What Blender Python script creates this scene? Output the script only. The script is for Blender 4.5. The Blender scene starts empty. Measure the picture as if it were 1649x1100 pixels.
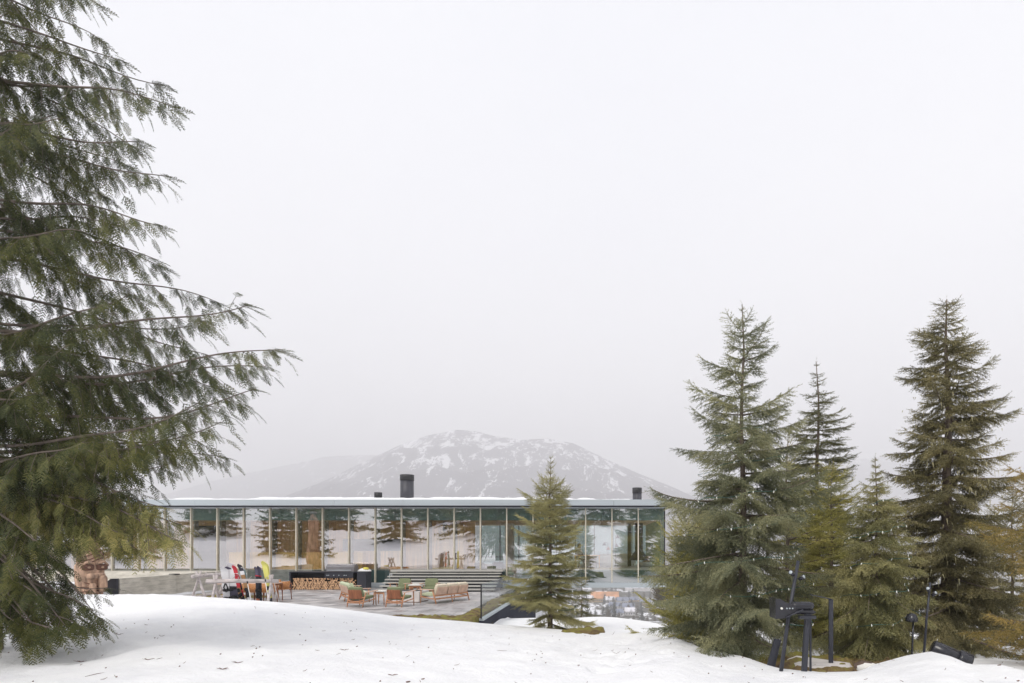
import bpy, math, random
import numpy as np
from mathutils import Vector, Matrix
random.seed(7); rng = np.random.default_rng(7)
S = bpy.context.scene
COL = S.collection
R = math.radians
EYE = 2.4            # camera height over the terrace paving
def W(px, py, Y):    # point of the photograph (1649 px wide) at distance Y in front of the camera
    return Vector(((px-970)*Y/1000, Y, EYE-(py-874)*Y/1000))

# ------------------------------------------------------------------ camera
cam = bpy.data.cameras.new('camera'); co = bpy.data.objects.new('camera', cam); COL.objects.link(co)
co.location = (0, 0, EYE); co.rotation_euler = (R(90), 0, 0)
cam.sensor_width = 36; cam.lens = 36*1000/1649
cam.shift_x = -145.5/1649; cam.shift_y = 324/1649
cam.clip_start = 0.1; cam.clip_end = 30000
S.camera = co
# ------------------------------------------------------------------ sky
SUN_EL, SUN_AZ = 48, 205
w = bpy.data.worlds.new('World'); S.world = w; w.use_nodes = True
nt = w.node_tree; nt.nodes.clear()
out = nt.nodes.new('ShaderNodeOutputWorld'); add = nt.nodes.new('ShaderNodeAddShader')
sk = nt.nodes.new('ShaderNodeTexSky'); sk.sky_type = 'NISHITA'; sk.sun_disc = False
sk.sun_elevation = R(SUN_EL); sk.sun_rotation = R(SUN_AZ)
b1 = nt.nodes.new('ShaderNodeBackground'); b1.inputs[1].default_value = 0.008
nt.links.new(sk.outputs[0], b1.inputs[0])
b2 = nt.nodes.new('ShaderNodeBackground'); b2.inputs[1].default_value = 0.825      # the closed cloud deck
tc = nt.nodes.new('ShaderNodeTexCoord'); mp = nt.nodes.new('ShaderNodeMapping'); mp.inputs['Scale'].default_value = (1, 1, 2.2)
nz = nt.nodes.new('ShaderNodeTexNoise'); nz.inputs['Scale'].default_value = 1.4; nz.inputs['Detail'].default_value = 4
cr = nt.nodes.new('ShaderNodeValToRGB')
cr.color_ramp.elements[0].position = .3; cr.color_ramp.elements[0].color = (.91, .92, .95, 1)
cr.color_ramp.elements[1].position = .7; cr.color_ramp.elements[1].color = (1.0, 1.0, 1.0, 1)
nt.links.new(tc.outputs['Generated'], mp.inputs[0]); nt.links.new(mp.outputs[0], nz.inputs[0])
sz = nt.nodes.new('ShaderNodeSeparateXYZ'); nt.links.new(tc.outputs['Generated'], sz.inputs[0])
gr_ = nt.nodes.new('ShaderNodeValToRGB'); gr_.color_ramp.elements[0].position = .0; gr_.color_ramp.elements[0].color = (1.06, 1.05, 1.05, 1)
gr_.color_ramp.elements[1].position = .75; gr_.color_ramp.elements[1].color = (.84, .85, .885, 1); nt.links.new(sz.outputs[2], gr_.inputs[0])
ml = nt.nodes.new('ShaderNodeMixRGB'); ml.blend_type = 'MULTIPLY'; ml.inputs[0].default_value = 1
nt.links.new(nz.outputs[0], cr.inputs[0]); nt.links.new(cr.outputs[0], ml.inputs[1]); nt.links.new(gr_.outputs[0], ml.inputs[2]); nt.links.new(ml.outputs[0], b2.inputs[0])
nt.links.new(b1.outputs[0], add.inputs[0]); nt.links.new(b2.outputs[0], add.inputs[1]); nt.links.new(add.outputs[0], out.inputs[0])
# ------------------------------------------------------------------ sun behind cloud
sl = bpy.data.lights.new('sun', 'SUN'); sl.energy = 1.5; sl.angle = R(20); sl.color = (1, .95, .87)
so = bpy.data.objects.new('sun', sl); COL.objects.link(so)
az = R(SUN_AZ); el = R(SUN_EL)
sd = Vector((math.sin(az)*math.cos(el), math.cos(az)*math.cos(el), math.sin(el)))
so.rotation_euler = sd.to_track_quat('Z', 'Y').to_euler()
S.view_settings.view_transform = 'Standard'; S.view_settings.look = 'None'
S.view_settings.exposure = 0.45; S.view_settings.gamma = 1; S.view_settings.use_curve_mapping = False
S.cycles.max_bounces = 10; S.cycles.transparent_max_bounces = 24; S.cycles.volume_bounces = 3
S.cycles.glossy_bounces = 5; S.cycles.diffuse_bounces = 6

# ------------------------------------------------------------------ helpers
def tag(o, label=None, cat=None, group=None, kind=None):
    for k, v in (('label', label), ('category', cat), ('group', group), ('kind', kind)):
        if v: o[k] = v
    return o
def empty(name, loc=(0, 0, 0), rz=0, label=None, cat=None, group=None):
    o = bpy.data.objects.new(name, None); COL.objects.link(o); o.empty_display_size = .2
    o.location = loc; o.rotation_euler = (0, 0, rz)
    return tag(o, label, cat, group)
def copy_tree(o, parent=None, kids=None):
    c = o.copy(); COL.objects.link(c); c.parent = parent
    for ch in [k for k in bpy.data.objects if k.parent == o]: copy_tree(ch, c)
    return c
def link(name, me, m, parent=None):
    o = bpy.data.objects.new(name, me); COL.objects.link(o)
    if m: me.materials.append(m)
    if parent: o.parent = parent
    return o
def npmesh(name, V, F, m, parent=None, smooth=False):   # V (n,3); F (k,3|4) all the same size
    V = np.asarray(V, dtype=np.float32); F = np.asarray(F, dtype=np.int32); k, c = F.shape
    me = bpy.data.meshes.new(name); me.vertices.add(len(V)); me.vertices.foreach_set('co', V.ravel())
    me.loops.add(k*c); me.loops.foreach_set('vertex_index', F.ravel())
    me.polygons.add(k); me.polygons.foreach_set('loop_start', np.arange(0, k*c, c, dtype=np.int32))
    me.polygons.foreach_set('loop_total', np.full(k, c, dtype=np.int32))
    if smooth: me.polygons.foreach_set('use_smooth', np.ones(k, dtype=bool))
    me.update(calc_edges=True)
    return link(name, me, m, parent)
class MB:
    def __init__(s): s.v = []; s.f = []; s.sm = []
    def add(s, vs, fs, M=None, smooth=False):
        n = len(s.v); s.v += [tuple(M @ Vector(p)) if M else tuple(p) for p in vs]
        s.f += [tuple(i+n for i in f) for f in fs]; s.sm += [smooth]*len(fs); return s
    def box(s, x0, x1, y0, y1, z0, z1, M=None):
        return s.add([(x0,y0,z0),(x1,y0,z0),(x1,y1,z0),(x0,y1,z0),(x0,y0,z1),(x1,y0,z1),(x1,y1,z1),(x0,y1,z1)],
            [(0,3,2,1),(4,5,6,7),(0,1,5,4),(1,2,6,5),(2,3,7,6),(3,0,4,7)], M)
    def cbox(s, c, d, M=None):
        return s.box(c[0]-d[0]/2, c[0]+d[0]/2, c[1]-d[1]/2, c[1]+d[1]/2, c[2]-d[2]/2, c[2]+d[2]/2, M)
    def rbox(s, c, d, r=.04, n=5, M=None):       # rounded, cushion-like box
        h = [x/2 for x in d]; r = min(r, min(h)*.98)
        for ax in range(3):
            for sg in (-1, 1):
                vs = []; u, v = [(1,2),(2,0),(0,1)][ax]
                for i in range(n+1):
                    for j in range(n+1):
                        def cs(t, H):
                            q = 2*t/n-1
                            return (abs(q)**.7)*(1 if q >= 0 else -1)*H
                        p = [0,0,0]; p[ax] = sg*h[ax]; p[u] = cs(i, h[u]); p[v] = cs(j, h[v])
                        q = [max(-h[k]+r, min(h[k]-r, p[k])) for k in range(3)]
                        dl = Vector([p[k]-q[k] for k in range(3)])
                        dl = dl.normalized()*r if dl.length > 1e-6 else dl
                        vs.append((c[0]+q[0]+dl[0], c[1]+q[1]+dl[1], c[2]+q[2]+dl[2]))
                fs = []
                for i in range(n):
                    for j in range(n):
                        a = i*(n+1)+j; q = (a, a+n+1, a+n+2, a+1)
                        fs.append(q if sg > 0 else q[::-1])
                s.add(vs, fs, M, True)
        return s
    def tube(s, pts, rad, n=7, M=None, cap=True):
        pts = [Vector(p) for p in pts]
        if not hasattr(rad, '__len__'): rad = [rad]*len(pts)
        vs = []; fs = []; up = None
        for i, p in enumerate(pts):
            d = (pts[min(i+1, len(pts)-1)]-pts[max(i-1, 0)])
            if d.length < 1e-9: d = Vector((0,0,1))
            d.normalize()
            if up is None: up = d.orthogonal().normalized()
            up = (up-d*up.dot(d)); up = up.normalized() if up.length > 1e-6 else d.orthogonal().normalized()
            sd_ = d.cross(up)
            for k in range(n):
                a = 2*math.pi*k/n+math.pi/n
                vs.append(p+(up*math.cos(a)+sd_*math.sin(a))*rad[i])
        for i in range(len(pts)-1):
            for k in range(n):
                a = i*n+k; b = i*n+(k+1) % n; fs.append((a, b, b+n, a+n))
        if cap: fs.append(tuple(range(n))[::-1]); fs.append(tuple(range((len(pts)-1)*n, len(pts)*n)))
        s.add(vs, fs, M, n > 5); return s
    def lathe(s, prof, n=16, M=None, c=(0,0,0), sy=1):
        vs = []; fs = []
        for r, z in prof:
            for k in range(n):
                a = 2*math.pi*k/n; vs.append((c[0]+r*math.cos(a), c[1]+r*math.sin(a)*sy, c[2]+z))
        for i in range(len(prof)-1):
            for k in range(n):
                a = i*n+k; b = i*n+(k+1) % n; fs.append((a, b, b+n, a+n))
        fs.append(tuple(range(n))[::-1]); fs.append(tuple(range((len(prof)-1)*n, len(prof)*n)))
        return s.add(vs, fs, M, True)
    def prism(s, poly, y0, y1, M=None):          # polygon in x,z extruded along y
        n = len(poly)
        vs = [(p[0], y0, p[1]) for p in poly]+[(p[0], y1, p[1]) for p in poly]
        return s.add(vs, [tuple(range(n)), tuple(range(n, 2*n))[::-1]]+[(i, i+n, (i+1) % n+n, (i+1) % n) for i in range(n)], M)
    def build(s, name, m, parent=None, **k):
        me = bpy.data.meshes.new(name); me.from_pydata(s.v, [], s.f); me.update()
        me.polygons.foreach_set('use_smooth', s.sm)
        o = link(name, me, m, parent)
        return tag(o, **k) if k else o
# ------------------------------------------------------------------ materials
def newmat(name):
    m = bpy.data.materials.new(name); m.use_nodes = True; t = m.node_tree; t.nodes.clear()
    o = t.nodes.new('ShaderNodeOutputMaterial'); return m, t, o
def N(t, typ, **k):
    n = t.nodes.new(typ)
    for a, v in k.items():
        if a.startswith('i_'):
            key = a[2:].replace('_', ' '); n.inputs[int(key) if key.isdigit() else key].default_value = v
        else: setattr(n, a, v)
    return n
def ramp(t, src, stops, interp='LINEAR'):
    r = t.nodes.new('ShaderNodeValToRGB'); r.color_ramp.interpolation = interp
    e = r.color_ramp.elements
    while len(e) < len(stops): e.new(.5)
    for x, (p, c) in zip(e, stops): x.position = p; x.color = (*c, 1) if len(c) == 3 else c
    t.links.new(src, r.inputs[0]); return r
def mat(name, col, rough=.6, metal=0, var=.15, scale=6, bump=0, stretch=(1,1,1), bscale=None, spec=.5):
    m, t, o = newmat(name); p = N(t, 'ShaderNodeBsdfPrincipled', i_Roughness=rough, i_Metallic=metal)
    p.inputs['Specular IOR Level'].default_value = spec
    tc = N(t, 'ShaderNodeTexCoord'); mp = N(t, 'ShaderNodeMapping'); mp.inputs['Scale'].default_value = stretch
    n = N(t, 'ShaderNodeTexNoise', i_Scale=scale, i_Detail=5)
    t.links.new(tc.outputs['Object'], mp.inputs[0]); t.links.new(mp.outputs[0], n.inputs[0])
    lo = tuple(c*(1-var) for c in col); hi = tuple(min(1, c*(1+var)) for c in col)
    r = ramp(t, n.outputs[0], [(.3, lo), (.7, hi)]); t.links.new(r.outputs[0], p.inputs['Base Color'])
    if bump:
        n2 = N(t, 'ShaderNodeTexNoise', i_Scale=bscale or scale*4, i_Detail=6); t.links.new(mp.outputs[0], n2.inputs[0])
        b = N(t, 'ShaderNodeBump', i_Strength=bump, i_Distance=.02); t.links.new(n2.outputs[0], b.inputs['Height'])
        t.links.new(b.outputs[0], p.inputs['Normal'])
    t.links.new(p.outputs[0], o.inputs[0]); return m
def foliage(name, c1, c2, c3, transl=.25):
    m, t, o = newmat(name)
    g = N(t, 'ShaderNodeNewGeometry'); tc = N(t, 'ShaderNodeTexCoord'); n = N(t, 'ShaderNodeTexNoise', i_Scale=1.1, i_Detail=3)
    t.links.new(tc.outputs['Object'], n.inputs[0])
    ma = N(t, 'ShaderNodeMath', operation='MULTIPLY_ADD'); t.links.new(g.outputs['Random Per Island'], ma.inputs[0])
    ma.inputs[1].default_value = .35; t.links.new(n.outputs[0], ma.inputs[2])
    r = ramp(t, ma.outputs[0], [(.35, c1), (.62, c2), (.95, c3)])
    d = N(t, 'ShaderNodeBsdfPrincipled', i_Roughness=.55); d.inputs['Specular IOR Level'].default_value = .3
    tr = N(t, 'ShaderNodeBsdfTranslucent'); mx = N(t, 'ShaderNodeMixShader', i_Fac=transl)
    t.links.new(r.outputs[0], d.inputs['Base Color']); t.links.new(r.outputs[0], tr.inputs[0])
    t.links.new(d.outputs[0], mx.inputs[1]); t.links.new(tr.outputs[0], mx.inputs[2]); t.links.new(mx.outputs[0], o.inputs[0]); return m
M = {}
M['bark'] = mat('bark', (.16,.125,.10), .9, var=.4, scale=9, bump=.6, stretch=(1,1,.25))
M['bark_cedar'] = mat('bark_cedar', (.15,.12,.10), .9, var=.35, scale=9, bump=.5, stretch=(1,1,.25))
M['bark_pale'] = mat('bark_pale', (.33,.26,.22), .9, var=.35, scale=9, bump=.5, stretch=(1,1,.25))
M['f_cedar'] = foliage('f_cedar', (.020,.027,.012), (.058,.072,.024), (.17,.165,.045), .15)
M['f_cedar_gold'] = foliage('f_cedar_gold', (0.08, 0.09, 0.03), (0.21, 0.21, 0.07), (0.45, 0.38, 0.14), .3)
M['f_spruce'] = foliage('f_spruce', (0.1, 0.1, 0.045), (0.33, 0.315, 0.145), (0.62, 0.56, 0.28))
M['f_fir'] = foliage('f_fir', (0.06, 0.07, 0.045), (0.205, 0.22, 0.13), (0.48, 0.45, 0.25))
M['f_dark'] = foliage('f_dark', (0.07, 0.075, 0.035), (0.14, 0.14, 0.065), (0.24, 0.23, 0.11))
M['f_gold'] = foliage('f_gold', (0.12, 0.125, 0.04), (0.31, 0.3, 0.09), (0.56, 0.48, 0.16))
M['f_hemlock'] = foliage('f_hemlock', (0.07, 0.075, 0.035), (0.245, 0.24, 0.105), (0.52, 0.46, 0.22))
M['f_moss'] = foliage('f_moss', (0.06, 0.055, 0.03), (0.19, 0.175, 0.085), (0.44, 0.38, 0.19))
M['f_orange'] = foliage('f_orange', (0.14, 0.13, 0.04), (0.32, 0.25, 0.08), (0.48, 0.34, 0.12))
M['f_far'] = foliage('f_far', (0.03, 0.037, 0.03), (0.05, 0.06, 0.045), (0.09, 0.1, 0.065), 0)
M['f_far_brown'] = foliage('f_far_brown', (.07,.055,.03), (.11,.09,.05), (.16,.13,.07), 0)
M['steel'] = mat('steel', (.028,.030,.042), .45, var=.15, scale=3)
M['navy'] = mat('navy', (.018,.021,.036), .75, var=.15, scale=2, spec=.2)
M['black'] = mat('black', (.014,.014,.016), .45, var=.2, scale=5)
M['blackgloss'] = mat('blackgloss', (.02,.02,.026), .25, var=.2, scale=5)
M['zinc'] = mat('zinc', (.46,.505,.535), .42, .35, var=.06, scale=.8, stretch=(.3,1,4))
M['pale_alu'] = mat('pale_alu', (.62,.57,.46), .5, .1, var=.08)
M['fin'] = mat('fin', (.17,.145,.10), .6, var=.25, scale=3, stretch=(4,4,.5))
M['olive_fin'] = mat('olive_fin', (.30,.32,.17), .6, var=.15)
M['teal'] = mat('teal', (.085,.16,.155), .5, var=.12, scale=1)
M['teal_pale'] = mat('teal_pale', (.20,.32,.30), .5, var=.12, scale=1)
M['chimney'] = mat('chimney', (.045,.045,.055), .5, var=.25, scale=3, stretch=(3,3,.3))
M['wood_wall'] = mat('wood_wall', (.82,.50,.20), .6, var=.22, scale=2.2, stretch=(5,5,.25))
M['wood_gold'] = mat('wood_gold', (.92,.54,.14), .55, var=.10, scale=3, stretch=(3,3,.5))
M['ceiling'] = mat('ceiling', (.66,.40,.20), .6, var=.18, scale=2, stretch=(.4,6,1))
M['white'] = mat('white', (.8,.79,.78), .6, var=.04)
M['offwhite'] = mat('offwhite', (.68,.66,.62), .6, var=.06)
M['teak'] = mat('teak', (.50,.235,.12), .5, var=.25, scale=4, stretch=(1,1,8), bump=.1)
M['teak_back'] = mat('teak_back', (.30,.115,.055), .42, var=.35, scale=9, stretch=(1.4,1,.12))
M['teak_arm'] = mat('teak_arm', (.66,.45,.34), .55, var=.15, scale=6)
M['rattan'] = mat('rattan', (.50,.22,.08), .5, var=.25, scale=22, bump=.3)
M['green_cush'] = mat('green_cush', (.20,.225,.125), .9, var=.12, scale=30, bump=.2)
M['sage_cush'] = mat('sage_cush', (.50,.55,.38), .9, var=.10, scale=20, bump=.2)
M['cream_cush'] = mat('cream_cush', (.68,.60,.47), .9, var=.08, scale=20, bump=.2)
M['rack_log'] = mat('rack_log', (.52,.47,.46), .85, var=.25, scale=6, stretch=(.5,2,2), bump=.5)
M['totem'] = mat('totem', (.40,.26,.18), .8, var=.6, scale=7, stretch=(1,1,.35), bump=.35)
M['totem_dark'] = mat('totem_dark', (.13,.06,.04), .8, var=.3, scale=6)
M['log_bark'] = mat('log_bark', (.09,.06,.045), .9, var=.4, scale=10)
M['log_end'] = mat('log_end', (.62,.38,.22), .8, var=.35, scale=9)
M['marble'] = mat('marble', (.66,.62,.60), .4, var=.14, scale=5)
M['skin'] = mat('skin', (.55,.34,.25), .5, var=.05)
M['hair'] = mat('hair', (.02,.013,.01), .6)
M['grill_lid'] = mat('grill_lid', (.26,.25,.26), .35, .6, var=.12, scale=2)
M['yellow'] = mat('yellow', (.78,.70,.12), .5)
M['red'] = mat('red', (.62,.03,.04), .5)
M['coral'] = mat('coral', (.75,.28,.18), .5)
M['ash'] = mat('ash', (.30,.27,.25), .85, var=.3)
M['wire'] = mat('wire', (.03,.10,.075), .6)
M['bulb'] = mat('bulb', (.86,.85,.78), .15, var=.02)
M['stair'] = mat('stair', (.44,.43,.40), .6, var=.06, scale=2)
M['snow_clump'] = mat('snow_clump', (.86,.86,.88), .6, var=.02)

def snow_mat():
    m, t, o = newmat('snow'); p = N(t, 'ShaderNodeBsdfPrincipled', i_Roughness=.62); p.inputs['Specular IOR Level'].default_value = .25
    tc = N(t, 'ShaderNodeTexCoord')
    n = N(t, 'ShaderNodeTexNoise', i_Scale=.9, i_Detail=6, i_Roughness=.6); t.links.new(tc.outputs['Object'], n.inputs[0])
    r = ramp(t, n.outputs[0], [(.32, (.85,.85,.87)), (.6, (.92,.92,.925))])
    # fine litter and melt dirt
    n3 = N(t, 'ShaderNodeTexNoise', i_Scale=26, i_Detail=3, i_Roughness=.7); t.links.new(tc.outputs['Object'], n3.inputs[0])
    r3 = ramp(t, n3.outputs[0], [(.69, (0,0,0)), (.76, (.55,.55,.55))])
    mx = N(t, 'ShaderNodeMixRGB'); t.links.new(r3.outputs[0], mx.inputs[0]); t.links.new(r.outputs[0], mx.inputs[1]); mx.inputs[2].default_value = (.42,.36,.33,1)
    t.links.new(mx.outputs[0], p.inputs['Base Color'])
    n2 = N(t, 'ShaderNodeTexNoise', i_Scale=7, i_Detail=8, i_Roughness=.65); t.links.new(tc.outputs['Object'], n2.inputs[0])
    b = N(t, 'ShaderNodeBump', i_Strength=.8, i_Distance=.07); t.links.new(n2.outputs[0], b.inputs['Height']); t.links.new(b.outputs[0], p.inputs['Normal'])
    t.links.new(p.outputs[0], o.inputs[0]); return m
M['snow'] = snow_mat()
def paver_mat():
    m, t, o = newmat('pavers'); p = N(t, 'ShaderNodeBsdfPrincipled', i_Roughness=.55)
    tc = N(t, 'ShaderNodeTexCoord'); mp = N(t, 'ShaderNodeMapping'); t.links.new(tc.outputs['Object'], mp.inputs[0])
    b = N(t, 'ShaderNodeTexBrick'); b.inputs['Scale'].default_value = 1; b.inputs['Brick Width'].default_value = 1.15; b.inputs['Row Height'].default_value = .58
    b.inputs['Mortar Size'].default_value = .012; b.inputs['Color1'].default_value = (.36,.355,.36,1); b.inputs['Color2'].default_value = (.52,.50,.50,1); b.inputs['Mortar'].default_value = (.14,.13,.13,1)
    b.offset = .37
    t.links.new(mp.outputs[0], b.inputs[0])
    n = N(t, 'ShaderNodeTexNoise', i_Scale=1.4, i_Detail=6); t.links.new(tc.outputs['Object'], n.inputs[0])
    r = ramp(t, n.outputs[0], [(.35, (.62,.62,.64)), (.65, (1.15,1.13,1.1))])
    mx = N(t, 'ShaderNodeMixRGB', blend_type='MULTIPLY', i_0=1.0); t.links.new(b.outputs[0], mx.inputs[1]); t.links.new(r.outputs[0], mx.inputs[2])
    t.links.new(mx.outputs[0], p.inputs['Base Color'])
    r2 = ramp(t, n.outputs[0], [(.4, (.3,.3,.3)), (.6, (.75,.75,.75))]); t.links.new(r2.outputs[0], p.inputs['Roughness'])
    t.links.new(p.outputs[0], o.inputs[0]); return m
M['pavers'] = paver_mat()
def moss_mat():
    m, t, o = newmat('moss'); p = N(t, 'ShaderNodeBsdfPrincipled', i_Roughness=.95)
    tc = N(t, 'ShaderNodeTexCoord'); n = N(t, 'ShaderNodeTexNoise', i_Scale=2.2, i_Detail=8, i_Roughness=.7); t.links.new(tc.outputs['Object'], n.inputs[0])
    r = ramp(t, n.outputs[0], [(.32, (.07,.045,.03)), (.45, (.19,.13,.05)), (.54, (.22,.19,.045)), (.68, (.28,.29,.05))])
    t.links.new(r.outputs[0], p.inputs['Base Color'])
    n2 = N(t, 'ShaderNodeTexNoise', i_Scale=30, i_Detail=6); t.links.new(tc.outputs['Object'], n2.inputs[0])
    b = N(t, 'ShaderNodeBump', i_Strength=1, i_Distance=.05); t.links.new(n2.outputs[0], b.inputs['Height']); t.links.new(b.outputs[0], p.inputs['Normal'])
    t.links.new(p.outputs[0], o.inputs[0]); return m
M['moss'] = moss_mat()
def concrete_mat():
    m, t, o = newmat('concrete'); p = N(t, 'ShaderNodeBsdfPrincipled', i_Roughness=.8)
    tc = N(t, 'ShaderNodeTexCoord'); mp = N(t, 'ShaderNodeMapping'); mp.inputs['Scale'].default_value = (1,1,3.5)
    n = N(t, 'ShaderNodeTexNoise', i_Scale=1.6, i_Detail=8, i_Roughness=.65); t.links.new(tc.outputs['Object'], mp.inputs[0]); t.links.new(mp.outputs[0], n.inputs[0])
    r = ramp(t, n.outputs[0], [(.35, (.44,.41,.35)), (.65, (.68,.64,.56))])
    wv = N(t, 'ShaderNodeTexWave', i_Scale=1.7, i_Distortion=.4); wv.bands_direction = 'Z'; t.links.new(tc.outputs['Object'], wv.inputs[0])
    r2 = ramp(t, wv.outputs[1], [(.0, (.72,.72,.72)), (.1, (1,1,1))])
    mx = N(t, 'ShaderNodeMixRGB', blend_type='MULTIPLY', i_0=.6); t.links.new(r.outputs[0], mx.inputs[1]); t.links.new(r2.outputs[0], mx.inputs[2])
    t.links.new(mx.outputs[0], p.inputs['Base Color']); t.links.new(p.outputs[0], o.inputs[0]); return m
M['concrete'] = concrete_mat()
def glass_mat(name, refl, tint, grz=.9, wob=.0022):
    # coated pane: part mirror, part clear; the inner face of the slab only passes light
    m, t, o = newmat(name)
    g = N(t, 'ShaderNodeBsdfGlossy', i_Roughness=0.0); g.inputs[0].default_value = (.97,.95,.98,1)
    tr = N(t, 'ShaderNodeBsdfTransparent'); tr.inputs[0].default_value = (*tint, 1)
    lw = N(t, 'ShaderNodeFresnel', i_IOR=1.5)
    mr = N(t, 'ShaderNodeMapRange'); mr.inputs['From Min'].default_value = .04; mr.inputs['From Max'].default_value = 1
    mr.inputs['To Min'].default_value = refl; mr.inputs['To Max'].default_value = grz; t.links.new(lw.outputs[0], mr.inputs[0])
    ge = N(t, 'ShaderNodeNewGeometry'); inv = N(t, 'ShaderNodeMath', operation='SUBTRACT'); inv.inputs[0].default_value = 1; t.links.new(ge.outputs['Backfacing'], inv.inputs[1])
    mu = N(t, 'ShaderNodeMath', operation='MULTIPLY'); t.links.new(mr.outputs[0], mu.inputs[0]); t.links.new(inv.outputs[0], mu.inputs[1])
    tc = N(t, 'ShaderNodeTexCoord'); n = N(t, 'ShaderNodeTexNoise', i_Scale=1.1, i_Detail=1.5); t.links.new(tc.outputs['Object'], n.inputs[0])
    b = N(t, 'ShaderNodeBump', i_Strength=1.0, i_Distance=wob); t.links.new(n.outputs[0], b.inputs['Height']); t.links.new(b.outputs[0], g.inputs['Normal'])
    mx = N(t, 'ShaderNodeMixShader'); t.links.new(mu.outputs[0], mx.inputs[0]); t.links.new(tr.outputs[0], mx.inputs[1]); t.links.new(g.outputs[0], mx.inputs[2])
    t.links.new(mx.outputs[0], o.inputs[0]); return m
M['glass'] = glass_mat('glass', .45, (.93,.96,.95))
M['glass_back'] = glass_mat('glass_back', .12, (.84,.93,.92))
M['glass_rail'] = glass_mat('glass_rail', .10, (.90,.93,.92), .8)

def sines(x, y, wl, seed, n=14):       # smooth pseudo noise, roughly -1..1
    r = np.random.default_rng(seed); z = 0
    for i in range(n):
        a = r.uniform(0, math.pi*2); k = 2*math.pi/(wl*r.uniform(.6, 1.6)); z = z+np.sin(x*math.cos(a)*k+y*math.sin(a)*k+r.uniform(0, 6.28))
    return z/math.sqrt(n)/1.2
def sst(a, b, x): t = np.clip((x-a)/(b-a), 0, 1); return t*t*(3-2*t)
# ------------------------------------------------------------------ near terrain: snow field
CR = np.array([ # photo column, crest row, crest distance
 (-400,975,21),(60,960,22),(150,957,21.5),(260,957,20),(330,961,18.8),(400,966,18.3),(450,970,18.3),(500,975,18.6),(560,982,18.6),(640,993,18.6),(720,999,18.4),
 (800,1006,18),(850,1010,17.6),(900,1014,17.2),(960,1020,16.5),(1010,1019,16),(1070,1021,14.5),(1090,1025,13.6),(1130,1045,12.2),(1200,1060,11),(1235,1076,10.2),(1255,1084,9.7),
 (1330,1089,9.3),(1385,1087,9.2),(1405,1074,9.6),(1460,1057,10),(1500,1050,10.1),(1530,1058,9.6),(1562,1073,9.2),(1610,1072,8.8),(1649,1083,8.4),(1800,1095,8),(2300,1095,8)], dtype=float)
AA = (CR[:,0]-970)/1000; YC = CR[:,2]; ZC = EYE-(CR[:,1]-874)/1000*YC
def base_z(x, y):
    right = np.interp(y, [8, 11, 14, 18, 21, 24, 25.5, 32, 60, 250, 700, 1400, 2100, 3200], [.38,.15,-.22,-.38,-.46,-.5,-.9,-3.4,-9,-30,-88,-97,-85,-40])
    right = right-.075*np.clip(x-.5, 0, 30)*sst(15, 25, y)*(1-sst(60, 200, y))-.15*sst(0,4,x)*sst(15,22,y)
    left = np.interp(y, [18, 20, 44, 60, 250, 700, 1400, 2100, 3200], [-.16,-.16,-.3,-9,-30,-88,-97,-85,-40])
    farleft = left+.75*sst(-19.0, -20.0, x)*(1-sst(31, 33, y))
    left = np.where(x < -19, farleft, left)
    s = sst(-3.95, -3.6, x)
    return left*(1-s)+right*s
def ground_z(x, y):
    x = np.asarray(x, float); y = np.asarray(y, float)
    ye = np.maximum(y, 3.0); a = np.clip(x/ye, -1.4, 1.3)
    yc = np.interp(a, AA, YC); zc = np.interp(a, AA, ZC)
    near = .86+.05*sines(x, y, 7, 1)
    t = np.clip((y-3)/(yc-3), 0, 1); t = t*t*(3-2*t)*.6+t*.4
    pre = near*(1-t)+zc*t
    pre = pre+.04*sines(x, y, 3.2, 2)*np.sin(np.pi*t)+.026*sines(x, y, 1.0, 3)*(1-.5*t)+.009*sines(x, y, .4, 4)
    bz = base_z(x, y)+.03*sines(x, y, 2.5, 5)
    post = bz+(zc-bz)*np.exp(-(np.maximum(y-yc, 0)/.85)**2)
    z = np.where(y < yc, pre, post)
    back = np.clip(1-y, 0, None)
    hill = .105*back+.55*sst(4, 30, back)*sines(x, y, 26, 6)+.25*sines(x, y, 9, 7)*sst(2, 10, back)+4.5*sst(45, 95, back)
    return z+hill
def fine(a, b, s): return list(np.arange(a, b, s))
xs = np.array(fine(-90,-30,3)+fine(-30,-24,.5)+fine(-24,10,.13)+fine(10,20,.5)+fine(20,91,3))
ys = np.array(fine(-120,-2,2)+fine(-2,2.5,.5)+fine(2.5,13,.09)+fine(13,21,.14)+fine(21,30,.3)+fine(30,62,2))
X, Y = np.meshgrid(xs, ys); Z = ground_z(X, Y)
# tracks, drip pits and the hollow beside the cedar
for i in range(150):
    u = random.random(); px = random.gauss(985, 55)+u*20; yy = random.uniform(9.2, 14.5)
    cx, cy = (px-970)/1000*yy, yy; r = random.uniform(.07, .14); d2 = ((X-cx)/r)**2+((Y-cy)/(r*1.5))**2
    Z -= .06*np.exp(-d2)
for (px, yy, r, dp) in [(196, 15.8, .42, .26), (1105, 14.6, .5, .3), (40, 12.6, .7, .15), (120, 9.0, .35, .07), (420, 11, .5, .05)]:
    Z -= dp*np.exp(-((X-(px-970)/1000*yy)/r)**2-((Y-yy)/(r*.9))**2)
def gridmesh(name, X, Y, Z, m, **k):
    h, w_ = X.shape; idx = np.arange(h*w_).reshape(h, w_)
    F = np.stack([idx[:-1,:-1], idx[:-1,1:], idx[1:,1:], idx[1:,:-1]], -1).reshape(-1, 4)
    o = npmesh(name, np.stack([X, Y, Z], -1).reshape(-1, 3), F, m, smooth=True); tag(o, **k); return o
gridmesh('snow_ground', X, Y, Z, M['snow'], kind='structure')
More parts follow.
